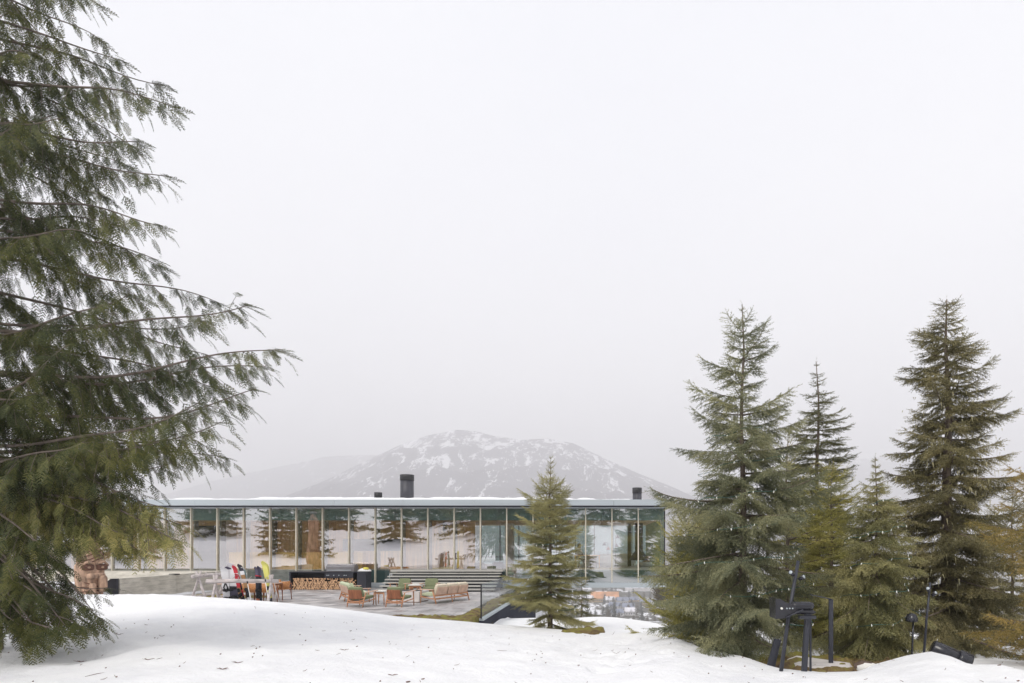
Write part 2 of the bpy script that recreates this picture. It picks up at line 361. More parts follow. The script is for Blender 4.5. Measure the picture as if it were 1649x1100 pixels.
# paved terrace
tb = MB(); tb.box(-19.25, -4.68, 17.6, 33.1, -.14, 0); tb.build('terrace', M['pavers'], kind='structure')
# moss sheets
def patch(name, cx, cy, rx, ry, zf, m, kind='stuff', label='', cat='', amp=.03, n=46, seed=1, skew=0):
    g = np.linspace(-1, 1, n); U, V = np.meshgrid(g, g); rr = np.sqrt(U**2+V**2)
    th = np.arctan2(V, U); lim = .8+.12*np.sin(3*th+seed)+.08*np.sin(7*th+2*seed)
    x = cx+U*rx+skew*V*ry; y = cy+V*ry; z = zf(x, y)+amp*sines(x, y, .5, seed)+.5*amp*sines(x, y, .17, seed+1)
    z = z-.35*sst(lim-.15, lim+.1, rr); return tag(gridmesh(name, x, y, z, m), label, cat, None, kind)
patch('moss_ground', -5.6, 20.4, 3.6, 2.8, lambda x, y: .035+.0*x-.3*sst(-4.62,-4.72,x)*sst(20.3, 20.45, y)-1.2*sst(-3.98,-3.86,x), M['moss'], label='green and brown moss beside the paved terrace edge', cat='moss', seed=3, n=90)
patch('moss_ground', -4.22, 26, .5, 6.5, lambda x, y: .02+0*x, M['moss'], label='brown moss strip below the glass railing', cat='moss', seed=5, n=60)
patch('moss_ground', -16.8, 27.5, 2.6, 1.5, lambda x, y: .03+0*x, M['moss'], label='low green grass strip behind the log ski racks', cat='grass', seed=8)
patch('moss_ground', -.45, 16.9, .75, .85, lambda x, y: .035+0*x, M['moss'], label='small bare mound of brown moss by the foot of the small spruce', cat='moss', seed=11, amp=.035)
patch('moss_ground', 3.95, 11.1, 1.5, 1.6, lambda x, y: .27+0*x-.05*(y-10.9), M['moss'], label='golden moss around the stone slab under the right hand trees', cat='moss', seed=14, amp=.05)

# ------------------------------------------------------------------ valley, far hills and mountain
def alpine_mat(name, lo, hi, z0, z1, seedoff, forest=(.05,.05,.055)):
    m, t, o = newmat(name); p = N(t, 'ShaderNodeBsdfPrincipled', i_Roughness=.9); p.inputs['Specular IOR Level'].default_value = .1
    g = N(t, 'ShaderNodeNewGeometry'); mp = N(t, 'ShaderNodeMapping'); mp.inputs['Scale'].default_value = (.010,.004,.007); mp.inputs['Location'].default_value = (seedoff,0,0)
    mp.inputs['Rotation'].default_value = (0, R(20), 0)
    t.links.new(g.outputs['Position'], mp.inputs[0])
    n = N(t, 'ShaderNodeTexNoise', i_Scale=1, i_Detail=9, i_Roughness=.72, i_Distortion=.6); t.links.new(mp.outputs[0], n.inputs[0])
    mp2 = N(t, 'ShaderNodeMapping'); mp2.inputs['Scale'].default_value = (.05,.012,.022); t.links.new(g.outputs['Position'], mp2.inputs[0])
    n2 = N(t, 'ShaderNodeTexNoise', i_Scale=1, i_Detail=8, i_Roughness=.75); t.links.new(mp2.outputs[0], n2.inputs[0])
    s = N(t, 'ShaderNodeSeparateXYZ'); t.links.new(g.outputs['Position'], s.inputs[0])
    al = N(t, 'ShaderNodeMapRange'); al.inputs['From Min'].default_value = z0; al.inputs['From Max'].default_value = z1; al.inputs['To Min'].default_value = lo; al.inputs['To Max'].default_value = hi
    t.links.new(s.outputs[2], al.inputs[0])
    a1 = N(t, 'ShaderNodeMath', operation='MULTIPLY_ADD'); t.links.new(n2.outputs[0], a1.inputs[0]); a1.inputs[1].default_value = .55; t.links.new(n.outputs[0], a1.inputs[2])
    a2 = N(t, 'ShaderNodeMath', operation='ADD'); t.links.new(a1.outputs[0], a2.inputs[0]); t.links.new(al.outputs[0], a2.inputs[1])
    r = ramp(t, a2.outputs[0], [(.5, (0,0,0)), (.54, (1,1,1))])
    n3 = N(t, 'ShaderNodeTexNoise', i_Scale=22, i_Detail=6, i_Roughness=.7); t.links.new(mp.outputs[0], n3.inputs[0])
    fr = ramp(t, n3.outputs[0], [(.3, tuple(c*.6 for c in forest)), (.7, tuple(c*1.8 for c in forest))])
    mx = N(t, 'ShaderNodeMixRGB'); t.links.new(r.outputs[0], mx.inputs[0]); t.links.new(fr.outputs[0], mx.inputs[1]); mx.inputs[2].default_value = (.82,.82,.85,1)
    t.links.new(mx.outputs[0], p.inputs['Base Color']); t.links.new(p.outputs[0], o.inputs[0]); return m
M['valley'] = alpine_mat('valley', -.32, -.20, -100, 0, 3, (.07,.065,.05))
M['mountain'] = alpine_mat('mountain', -.405, -.27, 60, 760, 0, (.085,.075,.09))
M['ridge'] = alpine_mat('ridge', -.46, -.34, 200, 900, 7, (.085,.075,.09))
xs = np.linspace(-4500, 4500, 220); ys = np.concatenate([np.linspace(60, 900, 40), np.linspace(930, 3600, 60)])
X, Y = np.meshgrid(xs, ys)
gridmesh('valley', X, Y, base_z(X*0+10, Y)-.2*sst(60, 100, Y)-1.0+sst(150, 500, Y)*5*sines(X, Y, 260, 20)+sst(1300, 3000, Y)*28*sines(X, Y, 700, 21), M['valley'], kind='structure')
def range_mesh(name, pts, Yr, depth, m, seed, zb=-130, amp=1):
    pts = np.array(pts, float); xr = (pts[:,0]-970)/1000*Yr; zr = EYE-(pts[:,1]-874)/1000*Yr
    xs = np.linspace(xr[0], xr[-1], 420); ys = np.linspace(Yr-depth, Yr+depth*.8, 150); X, Y = np.meshgrid(xs, ys)
    top = np.interp(X+60*sines(X, Y, 900, seed+5)*np.abs(Y-Yr)/depth, xr, zr); d = np.abs(Y-Yr)/depth
    f = np.clip(1-d, 0, 1)**1.15
    Z = zb+(top-zb)*f
    nz_ = 38*sines(X, Y, 700, seed)+20*sines(X, Y, 300, seed+1)+9*sines(X, Y, 120, seed+2)+5*sines(X, Y, 55, seed+3)
    Z += amp*nz_*np.clip(d*3, .12, 1)*np.clip(f*2.5, 0, 1)
    gridmesh(name, X, Y, Z, m, kind='structure')
range_mesh('mountain', [(-400,900),(100,850),(300,830),(420,812),(480,798),(540,770),(600,738),(650,714),(690,700),(735,690),(765,692),(800,702),(840,708),(880,705),(925,713),(980,740),(1030,762),(1080,783),(1130,806),(1250,835),(1400,860),(1800,890)], 4600, 2400, M['mountain'], 40)
range_mesh('far_ridge', [(-1500,880),(-600,850),(100,815),(270,795),(340,775),(400,761),(470,747),(520,735),(600,732),(680,740),(800,770),(1000,800),(1150,790),(1250,770),(1330,752),(1380,738),(1420,735),(1500,750),(1600,765),(1700,775),(2200,800),(3000,870)], 7200, 2200, M['ridge'], 60, -60)

# ------------------------------------------------------------------ foliage machinery
def brush(n, nl, nw, seed, flat=1.0, fwd=.55):       # a needle-clad twig along +x, length 1
    r = np.random.default_rng(seed); V = []; F = []
    V += [(0,-.012,0),(0,.012,0),(1,0,0)]; F.append((0,1,2))
    for i in range(n):
        t = (i+.5)/n*.95; a = r.uniform(0, 2*math.pi); l = nl*r.uniform(.75, 1.2)*(1-.45*t)
        d = np.array([fwd, math.cos(a), math.sin(a)*flat]); d /= np.linalg.norm(d)
        s = np.cross(d, [r.normal(), r.normal(), r.normal()]); s = s/np.linalg.norm(s)*nw
        b = np.array([t, 0, 0]); k = len(V); V += [tuple(b-s*.6), tuple(b+s*.6), tuple(b+d*l)]; F.append((k, k+1, k+2))
    return np.array(V), np.array(F)
def cedar_spray(seed, n=9, hang=.25):        # flat lacy frond along +x, length 1, drooping towards -z
    r = np.random.default_rng(seed); V = []; F = []
    def blade(p, q, w_):
        p = np.array(p); q = np.array(q); d = q-p; s = np.cross(d, [0,0,1]); s = s/(np.linalg.norm(s)+1e-9)*w_
        k = len(V); V.extend([tuple(p-s*.5), tuple(p+s*.5), tuple(q)]); F.append((k, k+1, k+2))
    def dz(x): return -hang*x*x
    blade((0,0,0), (.5,0,dz(.5)), .016); blade((.5,0,dz(.5)), (1,0,dz(1)), .014)
    for i in range(n):
        t = .06+.9*i/n
        for s in (-1, 1):
            L = .42*(1-t)**.75*r.uniform(.7, 1.15)+.06; a = R(r.uniform(34, 50))*s
            p = (t, 0, dz(t)); q = (t+L*math.cos(a), L*math.sin(a), dz(t)-hang*.4*L-.05*L*r.uniform(-1, 1.5)); blade(p, q, .045)
            for j in range(2):
                u = .3+.33*j; pp = [p[k]+(q[k]-p[k])*u for k in range(3)]
                for s2 in (-1, 1):
                    l2 = L*.36*(1-u*.5); a2 = a+s2*R(38); blade(pp, (pp[0]+l2*math.cos(a2), pp[1]+l2*math.sin(a2), pp[2]-l2*.25), .038)
    return np.array(V), np.array(F)
def scatter(temps, P, D, U, Sc):      # place templates: position, forward, up, scale
    P = np.asarray(P); D = np.asarray(D); U = np.asarray(U); Sc = np.asarray(Sc)
    D = D/np.linalg.norm(D, axis=1)[:,None]; Yv = np.cross(U, D); nn = np.linalg.norm(Yv, axis=1); bad = nn < 1e-5
    Yv[bad] = [0,1,0]; Yv /= np.linalg.norm(Yv, axis=1)[:,None]; Zv = np.cross(D, Yv)
    Vs = []; Fs = []; off = 0; which = rng.integers(0, len(temps), len(P))
    for k, (tv, tf) in enumerate(temps):
        s = which == k
        if not s.any(): continue
        p, d, y_, z_, sc = P[s], D[s], Yv[s], Zv[s], Sc[s]
        if sc.ndim == 1: sc = np.stack([sc, sc, sc], 1)
        v = p[:,None,:]+(tv[None,:,0,None]*sc[:,None,0,None])*d[:,None,:]+(tv[None,:,1,None]*sc[:,None,1,None])*y_[:,None,:]+(tv[None,:,2,None]*sc[:,None,2,None])*z_[:,None,:]
        f = tf[None]+(np.arange(len(p))*len(tv))[:,None,None]+off
        Vs.append(v.reshape(-1,3)); Fs.append(f.reshape(-1,3)); off += len(p)*len(tv)
    return np.concatenate(Vs), np.concatenate(Fs)
BR = [brush(22, .18, .042, 1), brush(22, .18, .042, 2), brush(20, .2, .046, 3, .6)]
BRF = [brush(16, .32, .07, 4), brush(16, .32, .07, 5)]
BRX = [brush(9, .5, .16, 6), brush(9, .5, .16, 7)]
CS = [cedar_spray(11, 7), cedar_spray(12, 6, .4), cedar_spray(13, 8, .15)]
def conifer(name, base, H, rad, nb, fm, label, cat='tree', group=None, temps=BR, up0=.9, droop=.35, seg=.17, trunk_r=None,
            dens=1.0, power=.85, z0=.04, seed=0, spire=.12, hang=0, side=.42, bark='bark', twl=1.0, ragged=.25, lean=(0,0), wood=True, prof=None):
    r = np.random.default_rng(seed+100); root = empty(name, base, 0, label, cat, group)
    tr = trunk_r or H*.014
    tb = MB(); n = 8; ax = [Vector((lean[0]*(i/n)**1.5*H+.012*H*math.sin(i*1.7+seed)*(i/n)*.5, lean[1]*(i/n)*H, H*i/n)) for i in range(n+1)]
    ax[0].z = -.4; tb.tube(ax, [tr*(1-.93*i/n)*(1.35 if i == 0 else 1) for i in range(n+1)], 8)
    def axis(z):
        t = z/H*n; i = min(int(t), n-1); return ax[i].lerp(ax[i+1], t-i) if i > 0 or t > 0 else ax[0]
    P, D, U, Sc = [], [], [], []
    for i in range(nb):
        per = 5; h = z0+(1-z0)*((i//per+.5+r.normal(0, .16))/(nb/per)); h = min(max(h, z0), .985)
        q = 1-h
        L = (rad*(q**power)+spire*min(1, q*6+.15)*.9 if prof is None else np.interp(h, prof[0], prof[1])+.02)*(r.uniform(1-ragged, 1+ragged*.7) if r.random() > .12 else .55)
        az_ = i*2.399+r.uniform(-.4, .4); z = h*H; c = axis(z)
        o_ = Vector((math.cos(az_), math.sin(az_), 0)); sidev = Vector((-o_.y, o_.x, 0))
        sl_ = up0*h-droop*(1-h)
        m_ = max(3, int(L/seg)+1); pts = []
        curl = r.uniform(.05, .3)
        for j in range(m_+1):
            t = j/m_; pts.append(c+o_*(L*t)+Vector((0, 0, L*(sl_*t-droop*.5*t*t*(1-h)+curl*t**3)))+sidev*(L*.06*math.sin(t*3+i)))
        if wood and (i % 2 == 0 or nb < 90): tb.tube(pts, [max(.004, tr*.28*(L/rad)*(1-.85*j/m_)) for j in range(m_+1)], 4, cap=False)
        for j in range(m_):
            a, b = pts[j], pts[j+1]; d = b-a; t = (j+.5)/m_
            if r.random() > dens*1.15 : continue
            if t > .12: P.append(a); D.append(d.normalized()+Vector(r.normal(0, .08, 3))); U.append((0,0,1)); Sc.append((b-a).length*1.5*twl)
            if t < .08: continue
            k2 = 2 if twl < 1.3 else 1
            for s_ in (-1, 1):
                for kk in range(k2):
                    if r.random() > dens: continue
                    sL = L*side*(1-t)**.8*r.uniform(.6, 1.25)+.1*min(1, L)
                    ms = max(1, int(round(sL/(seg*1.15)))); pp = a.lerp(b, r.random()); dd = (d.normalized()*r.uniform(.55,.95)+sidev*s_*r.uniform(.6, 1)+Vector((0,0,-.12-hang*r.uniform(.3,1)+r.normal(0,.12)))).normalized()
                    for q_ in range(ms):
                        l_ = sL/ms; P.append(pp); D.append(dd+Vector(r.normal(0, .1, 3))); U.append((r.normal(0,.2), r.normal(0,.2), 1)); Sc.append(l_*1.45*twl)
                        if q_ > 0 or hang > .3:
                            for s3 in (-1, 1):
                                if r.random() < .95*dens:
                                    d3 = (dd+dd.cross(Vector((0,0,1)))*s3*.8+Vector((0,0,-.2-hang*.9))).normalized()
                                    P.append(pp); D.append(d3); U.append((0,0,1)); Sc.append(l_*1.15*twl)
                        pp = pp+dd*l_; dd = (dd+Vector((0,0,-.07-hang*.3))).normalized()
    # leader
    for j in range(7):
        z = H*(.93+.012*j); P.append(axis(z)); D.append(Vector((r.normal(0,.5), r.normal(0,.5), 1.1))); U.append((1,0,0)); Sc.append(seg*.7*twl)
    Sc = np.array(Sc); Sc3 = np.stack([Sc, np.minimum(Sc, seg*1.7*twl), np.minimum(Sc, seg*1.7*twl)], 1)
    V, F = scatter(temps, np.array([tuple(p) for p in P]), np.array([tuple(p) for p in D]), np.array([tuple(p) for p in U]), Sc3)
    npmesh('crown', V, F, fm, root); tb.build('trunk', M[bark], root)
    return root
def on_ground(px, Y): x = (px-970)/1000*Y; return (x, Y, float(ground_z(x, Y))-.05)

# ------------------------------------------------------------------ the trees in front
b = (-1.53, 18.2, 0.0)
small_spruce = conifer('spruce_tree', b, 4.95, 1.15, 150, M['f_spruce'], 'small yellow green spruce standing alone in front of the glass house', seed=1, up0=.9, droop=.38, seg=.09, side=.44, dens=.96, ragged=.42, twl=1.25,
    prof=([0,.03,.22,.4,.6,.67,.78,.86,.93,1],[.85,1.1,1.12,.95,.80,.84,.42,.17,.1,.03]))
fir = conifer('fir_tree', (2.95, 13.0, -.15), 7.55, 1.7, 135, M['f_fir'], 'tall open blue green fir with wide lower boughs right of the house', seed=2, up0=.5, droop=.36, seg=.10, side=.44, dens=.95, ragged=.46, hang=.2, twl=1.25, lean=(-.004, 0),
    prof=([0,.08,.2,.33,.47,.6,.68,.75,.82,.88,.92,.96,1],[1.1,1.55,1.72,1.65,1.5,1.15,.95,.72,.66,.5,.42,.1,.04]))
conifer('spruce_tree', (7.1, 20.5, -1.4), 9.8, 1.85, 150, M['f_dark'], 'slim dark spire spruce rising behind the blue green fir', seed=3, up0=.12, droop=.3, seg=.14, side=.42, dens=.97, ragged=.3, twl=1.25,
    prof=([0,.3,.55,.65,.75,.84,.92,1],[2.0,1.7,1.35,1.15,.9,.6,.3,.05]))
conifer('hemlock_tree', (5.25, 11.9, .05), 4.0, 1.0, 150, M['f_hemlock'], 'young hemlock with drooping boughs beside the stone slab', seed=4, up0=.3, droop=.8, seg=.09, side=.42, hang=.5, dens=.97, ragged=.25, twl=1.2,
    prof=([0,.1,.35,.55,.7,.83,.93,1],[.6,.9,.95,.8,.55,.28,.09,.03]))
lich = conifer('spruce_tree', (9.0, 16.2, -.6), 9.35, 2.25, 190, M['f_moss'], 'tallest spruce, brownish and hung with lichen, near the right edge', seed=5, up0=.08, droop=.25, seg=.125, side=.46, dens=.97, ragged=.42, twl=1.29, hang=.15, trunk_r=.2,
    prof=([0,.1,.27,.39,.52,.64,.74,.85,.91,.95,.985,1],[1.6,1.85,1.75,1.6,1.35,1.28,1.0,.82,.6,.46,.3,.2]))
conifer('spruce_tree', (6.2, 16.8, -.7), 5.2, 1.75, 120, M['f_gold'], 'bushy golden green spruce between the fir and the hemlock', seed=6, power=.6, up0=.6, droop=.25, seg=.15, side=.36, dens=.9, ragged=.35, spire=.1, twl=1.15)
conifer('spruce_tree', (4.85, 16.3, -.5), 5.9, 1.4, 75, M['f_gold'], 'golden spruce with a bare thin top just right of the fir', seed=7, up0=.9, droop=.2, seg=.15, side=.34, dens=.8, ragged=.3, twl=1.0,
    prof=([0,.5,.7,.8,.9,1],[1.5,1.2,.75,.4,.28,.08]))
conifer('juniper_tree', (2.5, 15.6, -.4), 3.3, 1.5, 130, M['f_gold'], 'low yellow green conifer at the corner of the house, left of the fir', seed=8, power=.5, up0=1.2, droop=.1, seg=.12, side=.36, dens=.9, ragged=.3, spire=.1, twl=1.15)
conifer('hemlock_tree', (9.2, 11.6, .0), 4.6, 2.5, 80, M['f_orange'], 'orange tinted hemlock reaching in from the right edge', seed=9, power=.55, up0=.4, droop=.3, seg=.13, side=.36, hang=.4, dens=.85, ragged=.35, spire=.1, twl=1.0)
conifer('spruce_tree', (-.85, 25.5, -2.2), 3.2, .95, 60, M['f_dark'], 'dark drooping spruce top below the cantilevered end of the house', seed=10, power=.6, up0=.2, droop=.6, seg=.17, hang=.3)
conifer('spruce_tree', (8.0, 22, -1.5), 5.6, 1.9, 80, M['f_dark'], 'dark spruce filling the gap behind the golden spruce', seed=12, power=.6, up0=.4, droop=.3, seg=.2, side=.36, twl=1.2)
conifer('spruce_tree', (13.2, 20, -1.8), 6.0, 2.1, 90, M['f_moss'], 'shorter brown green spruce beyond the lichen hung spruce', seed=13, power=.6, up0=.4, droop=.3, seg=.2, side=.36, twl=1.2)
# pale lichen strands hanging in the tallest spruce
LV, LF = [], []
for i in range(550):
    h = random.random()**1.3*.75; rr = float(np.interp(h, [0,.3,.6,.75], [1.9,1.8,1.35,1.0]))*random.uniform(.45, 1); a = random.uniform(0, 6.28); p = np.array([math.cos(a)*rr, math.sin(a)*rr, h*9.35+.2-.2*rr]); l = random.uniform(.06, .24)
    k = len(LV); ww = random.uniform(.006, .014); LV += [p+[-ww,0,0], p+[ww,0,0], p+[random.uniform(-.04,.04), random.uniform(-.03,.03), -l], p+[0,-ww,0], p+[0,ww,0]]; LF += [(k,k+1,k+2),(k+3,k+4,k+2)]
M['lichen'] = mat('lichen', (.50,.46,.28), .9, var=.2, scale=2)
tag(npmesh('lichen', np.array(LV), np.array(LF), M['lichen'], lich), kind='stuff')

# ------------------------------------------------------------------ the big cedar on the left
cedar = empty('cedar_tree', (-9.6, 9.4, .5), 0, 'huge cedar with drooping lacy boughs filling the left edge', 'tree')
def cedar_build():
    r = np.random.default_rng(5); tb = MB(); o0 = Vector((-9.6, 9.4, .5))
    tb.tube([(0,0,-.5),(.05,0,1.5),(0,.05,4),(.1,0,7.5),(0,0,12.5)], [.42,.33,.27,.17,.02], 12)
    br = []   # (start height, tip world, sag)
    tips = [(168,14,9.6,10.1),(290,172,9.2,8.9),(230,240,8.8,8.2),(276,296,9.4,7.9),(262,362,9.0,7.4),(252,418,9.3,6.9),(402,488,9.2,6.1),(210,470,8.4,6.3),(450,562,9.0,5.6),(428,590,9.5,5.3),(412,640,9.1,5.0),
            (356,684,9.0,4.6),(322,655,8.2,4.8),(282,744,9.4,4.2),(285,700,8.5,4.3),(214,790,8.6,3.5),(150,700,8.0,4.0),(120,560,8.0,5.2),(140,380,8.2,7.0),(110,200,8.4,8.4),(60,90,8.6,9.3),(205,110,9.6,9.6),
            (330,520,10.2,6.0),(300,600,10.4,5.2),(240,640,9.9,4.9),(180,330,10.2,7.2)]
    for k, (px, py, yy, h) in enumerate(tips): t_ = W(px, py-4, yy)-o0; br.append((t_.z-.045*t_.length*(1 if py > 420 else -1.5)+r.normal(0,.08), t_, -.035 if py > 420 else .02, 1))
    for (px, py, yy, h) in [(292,838,8.9,2.95),(262,812,8.6,3.1),(288,862,8.4,2.8),(225,880,8.8,2.7),(240,835,9.2,2.8),(190,850,8.4,2.7)]: br.append((h, W(px, py, yy)-o0, .03, 2))
    for (px, py, yy, h) in [(168,1000,9.4,2.3),(150,985,8.9,2.2),(130,1015,8.6,1.9),(95,1022,8.4,1.7),(120,940,9.6,2.5),(95,900,8.5,2.7),(60,960,8.3,2.2),(70,870,8.2,2.9),(30,1010,8.6,1.8),(60,1030,9.0,1.5),(100,975,9.5,2.1),(20,930,8.4,2.5),(145,1010,9.2,1.9)]: br.append((h, W(px, py, yy)-o0, -.05, 3))
    for i in range(110):                                # the rest of the crown, all round
        h = .9+10.8*i/110; L = np.interp(h, [0, 1.5, 5, 9, 12], [3.2, 3.8, 3.7, 2.9, 1.2])*r.uniform(.6, 1); a = i*2.399+.5
        tip = Vector((math.cos(a)*L, math.sin(a)*L, h+.0*L-.06*L))
        if tip.x > (1.5 if h < 3.3 else 2.9) or tip.y < -3.6: continue
        br.append((h, tip, .02, 1 if h > 2.2 else 3))
    P, D, U, Sc, G = [], [], [], [], []
    for (h, tip, sag, kd) in br:
        a = Vector((0,0,h)); L = (tip-a).length; m_ = int(L/.16); pts = []; n1 = Vector(r.normal(0,.10,3))
        for j in range(m_+1):
            t = j/m_; p = a.lerp(tip, t); p.z += sag*L*math.sin(math.pi*t)*1.2+.02*L*math.sin(9*t+h*3)*t; p += n1*math.sin(t*5)*.5*t*(1-t)*2; pts.append(p)
        tb.tube(pts, [(.010+.0045*L)*(1-.9*j/m_)+.003 for j in range(m_+1)], 5, cap=False)
        ax = (tip-a).normalized(); hs = ax.cross(Vector((0,0,1))).normalized()
        for j in range(m_):
            t = (j+.5)/m_
            if t < (.22 if kd != 3 else .35) and r.random() < .7: continue
            d = (pts[j+1]-pts[j]).normalized()
            for s_ in (-1, 1):
                if r.random() < .13: continue
                sL = min(1.0, .26*L)*(1-t)**.55*r.uniform(.55, 1.15)+.12
                dd = (d*r.uniform(.55, .95)+hs*s_*r.uniform(.15, .9)+Vector((0,0,-.95+.75*t**3+r.normal(0,.2)))).normalized()
                pp = pts[j].lerp(pts[j+1], r.random()); st = .165; k = max(1, int(sL/st))
                p0 = pp.copy(); wpts = [p0]
                for q in range(k):
                    for s3 in (-1, 1):
                        if r.random() < .15: continue
                        sv = dd.cross(Vector((0,0,1))); sv = sv.normalized() if sv.length > .01 else hs
                        P.append(pp); D.append((dd*.75+sv*s3*.55+Vector((0,0,-.75+r.normal(0,.2)))).normalized()); U.append((r.normal(0,.35), r.normal(0,.35), 1)); Sc.append(r.uniform(.15,.29)); G.append(kd)
                    pp = pp+dd*st; dd = (dd+Vector((0,0,-.16))).normalized(); wpts.append(pp.copy())
                P.append(pp); D.append(dd); U.append((r.normal(0,.3),r.normal(0,.3),1)); Sc.append(r.uniform(.22,.34)); G.append(kd)
                if k > 1: tb.tube(wpts, .0035, 3, cap=False)
        P.append(pts[-1]-ax*.1); D.append(ax); U.append((0,0,1)); Sc.append(.34); G.append(kd)
        for s_ in (-1,1): P.append(pts[-1]-ax*.15); D.append((ax+hs*s_*.5).normalized()); U.append((0,0,1)); Sc.append(.28); G.append(kd)
    for i in range(5):                                # bare dead twigs low in the crown
        a = Vector((r.uniform(.6,1.7), r.uniform(-.9,.3), r.uniform(1.0,1.8))); q_ = r.uniform(.4,.8); tb.tube([a-Vector((.5,0,-.5)), a, a+Vector((.5,-.1,-.5))*q_, a+Vector((.9,-.1,-1.0))*q_], [.02,.017,.012,.004], 5)
    A = lambda l: np.array([tuple(x) for x in l])
    G = np.array(G); P, D, U, Sc = A(P), A(D), A(U), np.array(Sc)
    for sel, m in ((G != 2, 'f_cedar'), (G == 2, 'f_cedar_gold')):
        V, F = scatter(CS, P[sel], D[sel], U[sel], Sc[sel]); npmesh('crown', V, F, M[m], cedar)
    tb.build('trunk', M['bark_cedar'], cedar); print('cedar sprays', len(P))
cedar_build()

# ------------------------------------------------------------------ trees on the slope behind the camera (mirrored in the house)
for i, (x, y, h, rr) in enumerate([(-36,-3,8,2.9),(-30.5,2,7,2.2),(-27.5,-16,11,3.6),(-46,6,9,3),(-19,-24,13,3.8),(-6,-20,11,3.6),(9,-30,10,3),(16,-10,9,3),(-12,-42,14,3.8),(-30,-44,14,3.8),(-44,-36,14,4),(-58,-26,14,4),(-20,-56,15,4),(0,-48,14,4),(18,-40,14,4),(-38,-60,15,4),(-55,-58,15,4),(-70,-45,15,4),(-8,-66,15,4),(12,-62,15,4)]):
    lab = 'evergreen on the snow slope mirrored in the window glass'
    if i < 3: src = conifer('evergreen_tree', (x, y, float(ground_z(x, y))-.2), h, rr, 90, M['f_dark'], lab, group='evergreens mirrored in the glass', temps=BRF, seed=20+i, seg=.4, power=.65, up0=.5, droop=.3, twl=1.3, spire=.4); protos = (protos if i else [])+[(src, h)]
    else:
        s_, h0 = protos[i % 3]; c = copy_tree(s_); k = h/h0; c.location = (x, y, float(ground_z(x, y))-.2); c.scale = (k, k, k); c.rotation_euler = (0, 0, i*1.3)
# ------------------------------------------------------------------ valley trees and town
pa = conifer('distant_conifer', (0,0,0), 20, 3.6, 60, M['f_far'], 'x', temps=BRX, seed=31, seg=1.3, power=.8, twl=1.5, spire=.8, wood=False, side=.3)
pb = conifer('distant_conifer', (0,0,0), 16, 3.6, 46, M['f_far_brown'], 'x', temps=BRX, seed=32, seg=1.4, power=.5, twl=1.5, spire=.8, wood=False, side=.3)
def vz(y): return float(base_z(np.array(10.), np.array(float(y))))-1.0
first = [True, True]
for i in range(128):
    if i < 78: px = random.uniform(905, 1100); yy = random.uniform(560, 1250)
    elif i < 104: px = random.uniform(1060, 1130); yy = random.uniform(150, 330)
    else: px = random.uniform(1330, 1660); yy = random.uniform(200, 700)
    k = 1 if random.random() < .35 else 0; p = (pa, pb)[k]
    if first[k]: c = p; first[k] = False
    else: c = copy_tree(p)
    s = random.uniform(.5, .95); c.location = ((px-970)/1000*yy, yy, vz(yy)+(-1 if i < 78 else np.interp(yy, [150, 330], [3, 16]) if i < 104 else 0)); c.scale = (s, s, s*random.uniform(.9, 1.2)); c.rotation_euler = (0, 0, random.uniform(0, 6))
    tag(c, ('tiny dark conifer standing in the valley below the house', 'tiny brownish tree standing in the valley below the house')[k], 'tree', ('dark conifers down in the valley', 'brownish trees down in the valley')[k])
M['roof_blue'] = mat('roof_blue', (.20,.22,.29), .7, var=.3, scale=.3); M['wall_town'] = mat('wall_town', (.62,.60,.60), .8, var=.1, scale=.2)
M['roof_snow'] = mat('roof_snow', (.78,.76,.80), .7, var=.1, scale=.2); M['orange_earth'] = mat('orange_earth', (.62,.30,.14), .9, var=.3, scale=.1); M['wall_tan'] = mat('wall_tan', (.50,.36,.20), .8)
M['dark_win'] = mat('dark_win', (.05,.06,.09), .3)
def house(px, yy, w_, d_, h_, roof, wall, label, rz=0, ridge_x=True):
    o = empty('town_house', ((px-970)/1000*yy, yy, vz(yy)-1), rz, label, 'house', None)
    MB().box(-w_/2, w_/2, -d_/2, d_/2, -3, h_).build('wall', M[wall], o)
    e = 1.0; rh = d_*.42
    MB().add([(-w_/2-e,-d_/2-e,h_-.2),(w_/2+e,-d_/2-e,h_-.2),(w_/2+e,d_/2+e,h_-.2),(-w_/2-e,d_/2+e,h_-.2),(-w_/2-e,0,h_+rh),(w_/2+e,0,h_+rh)],[(0,1,5,4),(2,3,4,5),(0,4,3),(1,2,5),(0,3,2,1)]).build('roof', M[roof], o)
    g = MB(); g.prism([(-2.6, h_-.5),(2.6, h_-.5),(0, h_+rh*.75)], -d_/2-1.6, 0); g.build('gable', M[roof], o)
    for k in range(int(w_/3)):
        wx = -w_/2+1.6+k*3; MB().box(wx-.6, wx+.6, -d_/2-.06, -d_/2+.05, h_*.35, h_*.35+1.8).build('window', M['dark_win'], o)
    return o
town = [(990,880,15,11,6,'roof_blue','wall_town','blue roofed town house, leftmost of the near row in the valley'),(1012,860,15,12,6,'roof_blue','wall_town','blue roofed town house right of the middle of the valley row'),
 (1002,960,17,12,7,'roof_blue','wall_town','larger blue roofed town house in the middle of the valley'),(1020,985,14,11,6,'roof_blue','wall_tan','blue roofed town house with tan walls in the valley'),(982,985,15,12,6,'roof_snow','wall_town','snow roofed town house behind the blue roofs'),
 (1016,800,14,11,6,'roof_snow','wall_town','lowest snow roofed town house in the valley gap'),(994,790,13,11,5,'roof_blue','wall_town','lowest blue roofed town house in the valley gap'),(945,1000,20,12,7,'roof_snow','wall_tan','snow roofed lodge left of the orange roofed hall'),
 (1040,930,14,11,6,'roof_blue','wall_tan','rightmost blue roofed town house near the fir boughs'),(968,1120,18,12,6,'roof_snow','wall_town','white roofed town house above the orange roofed hall')]
for k, t_ in enumerate(town): house(*t_, rz=((k*37) % 7-3)*.16)
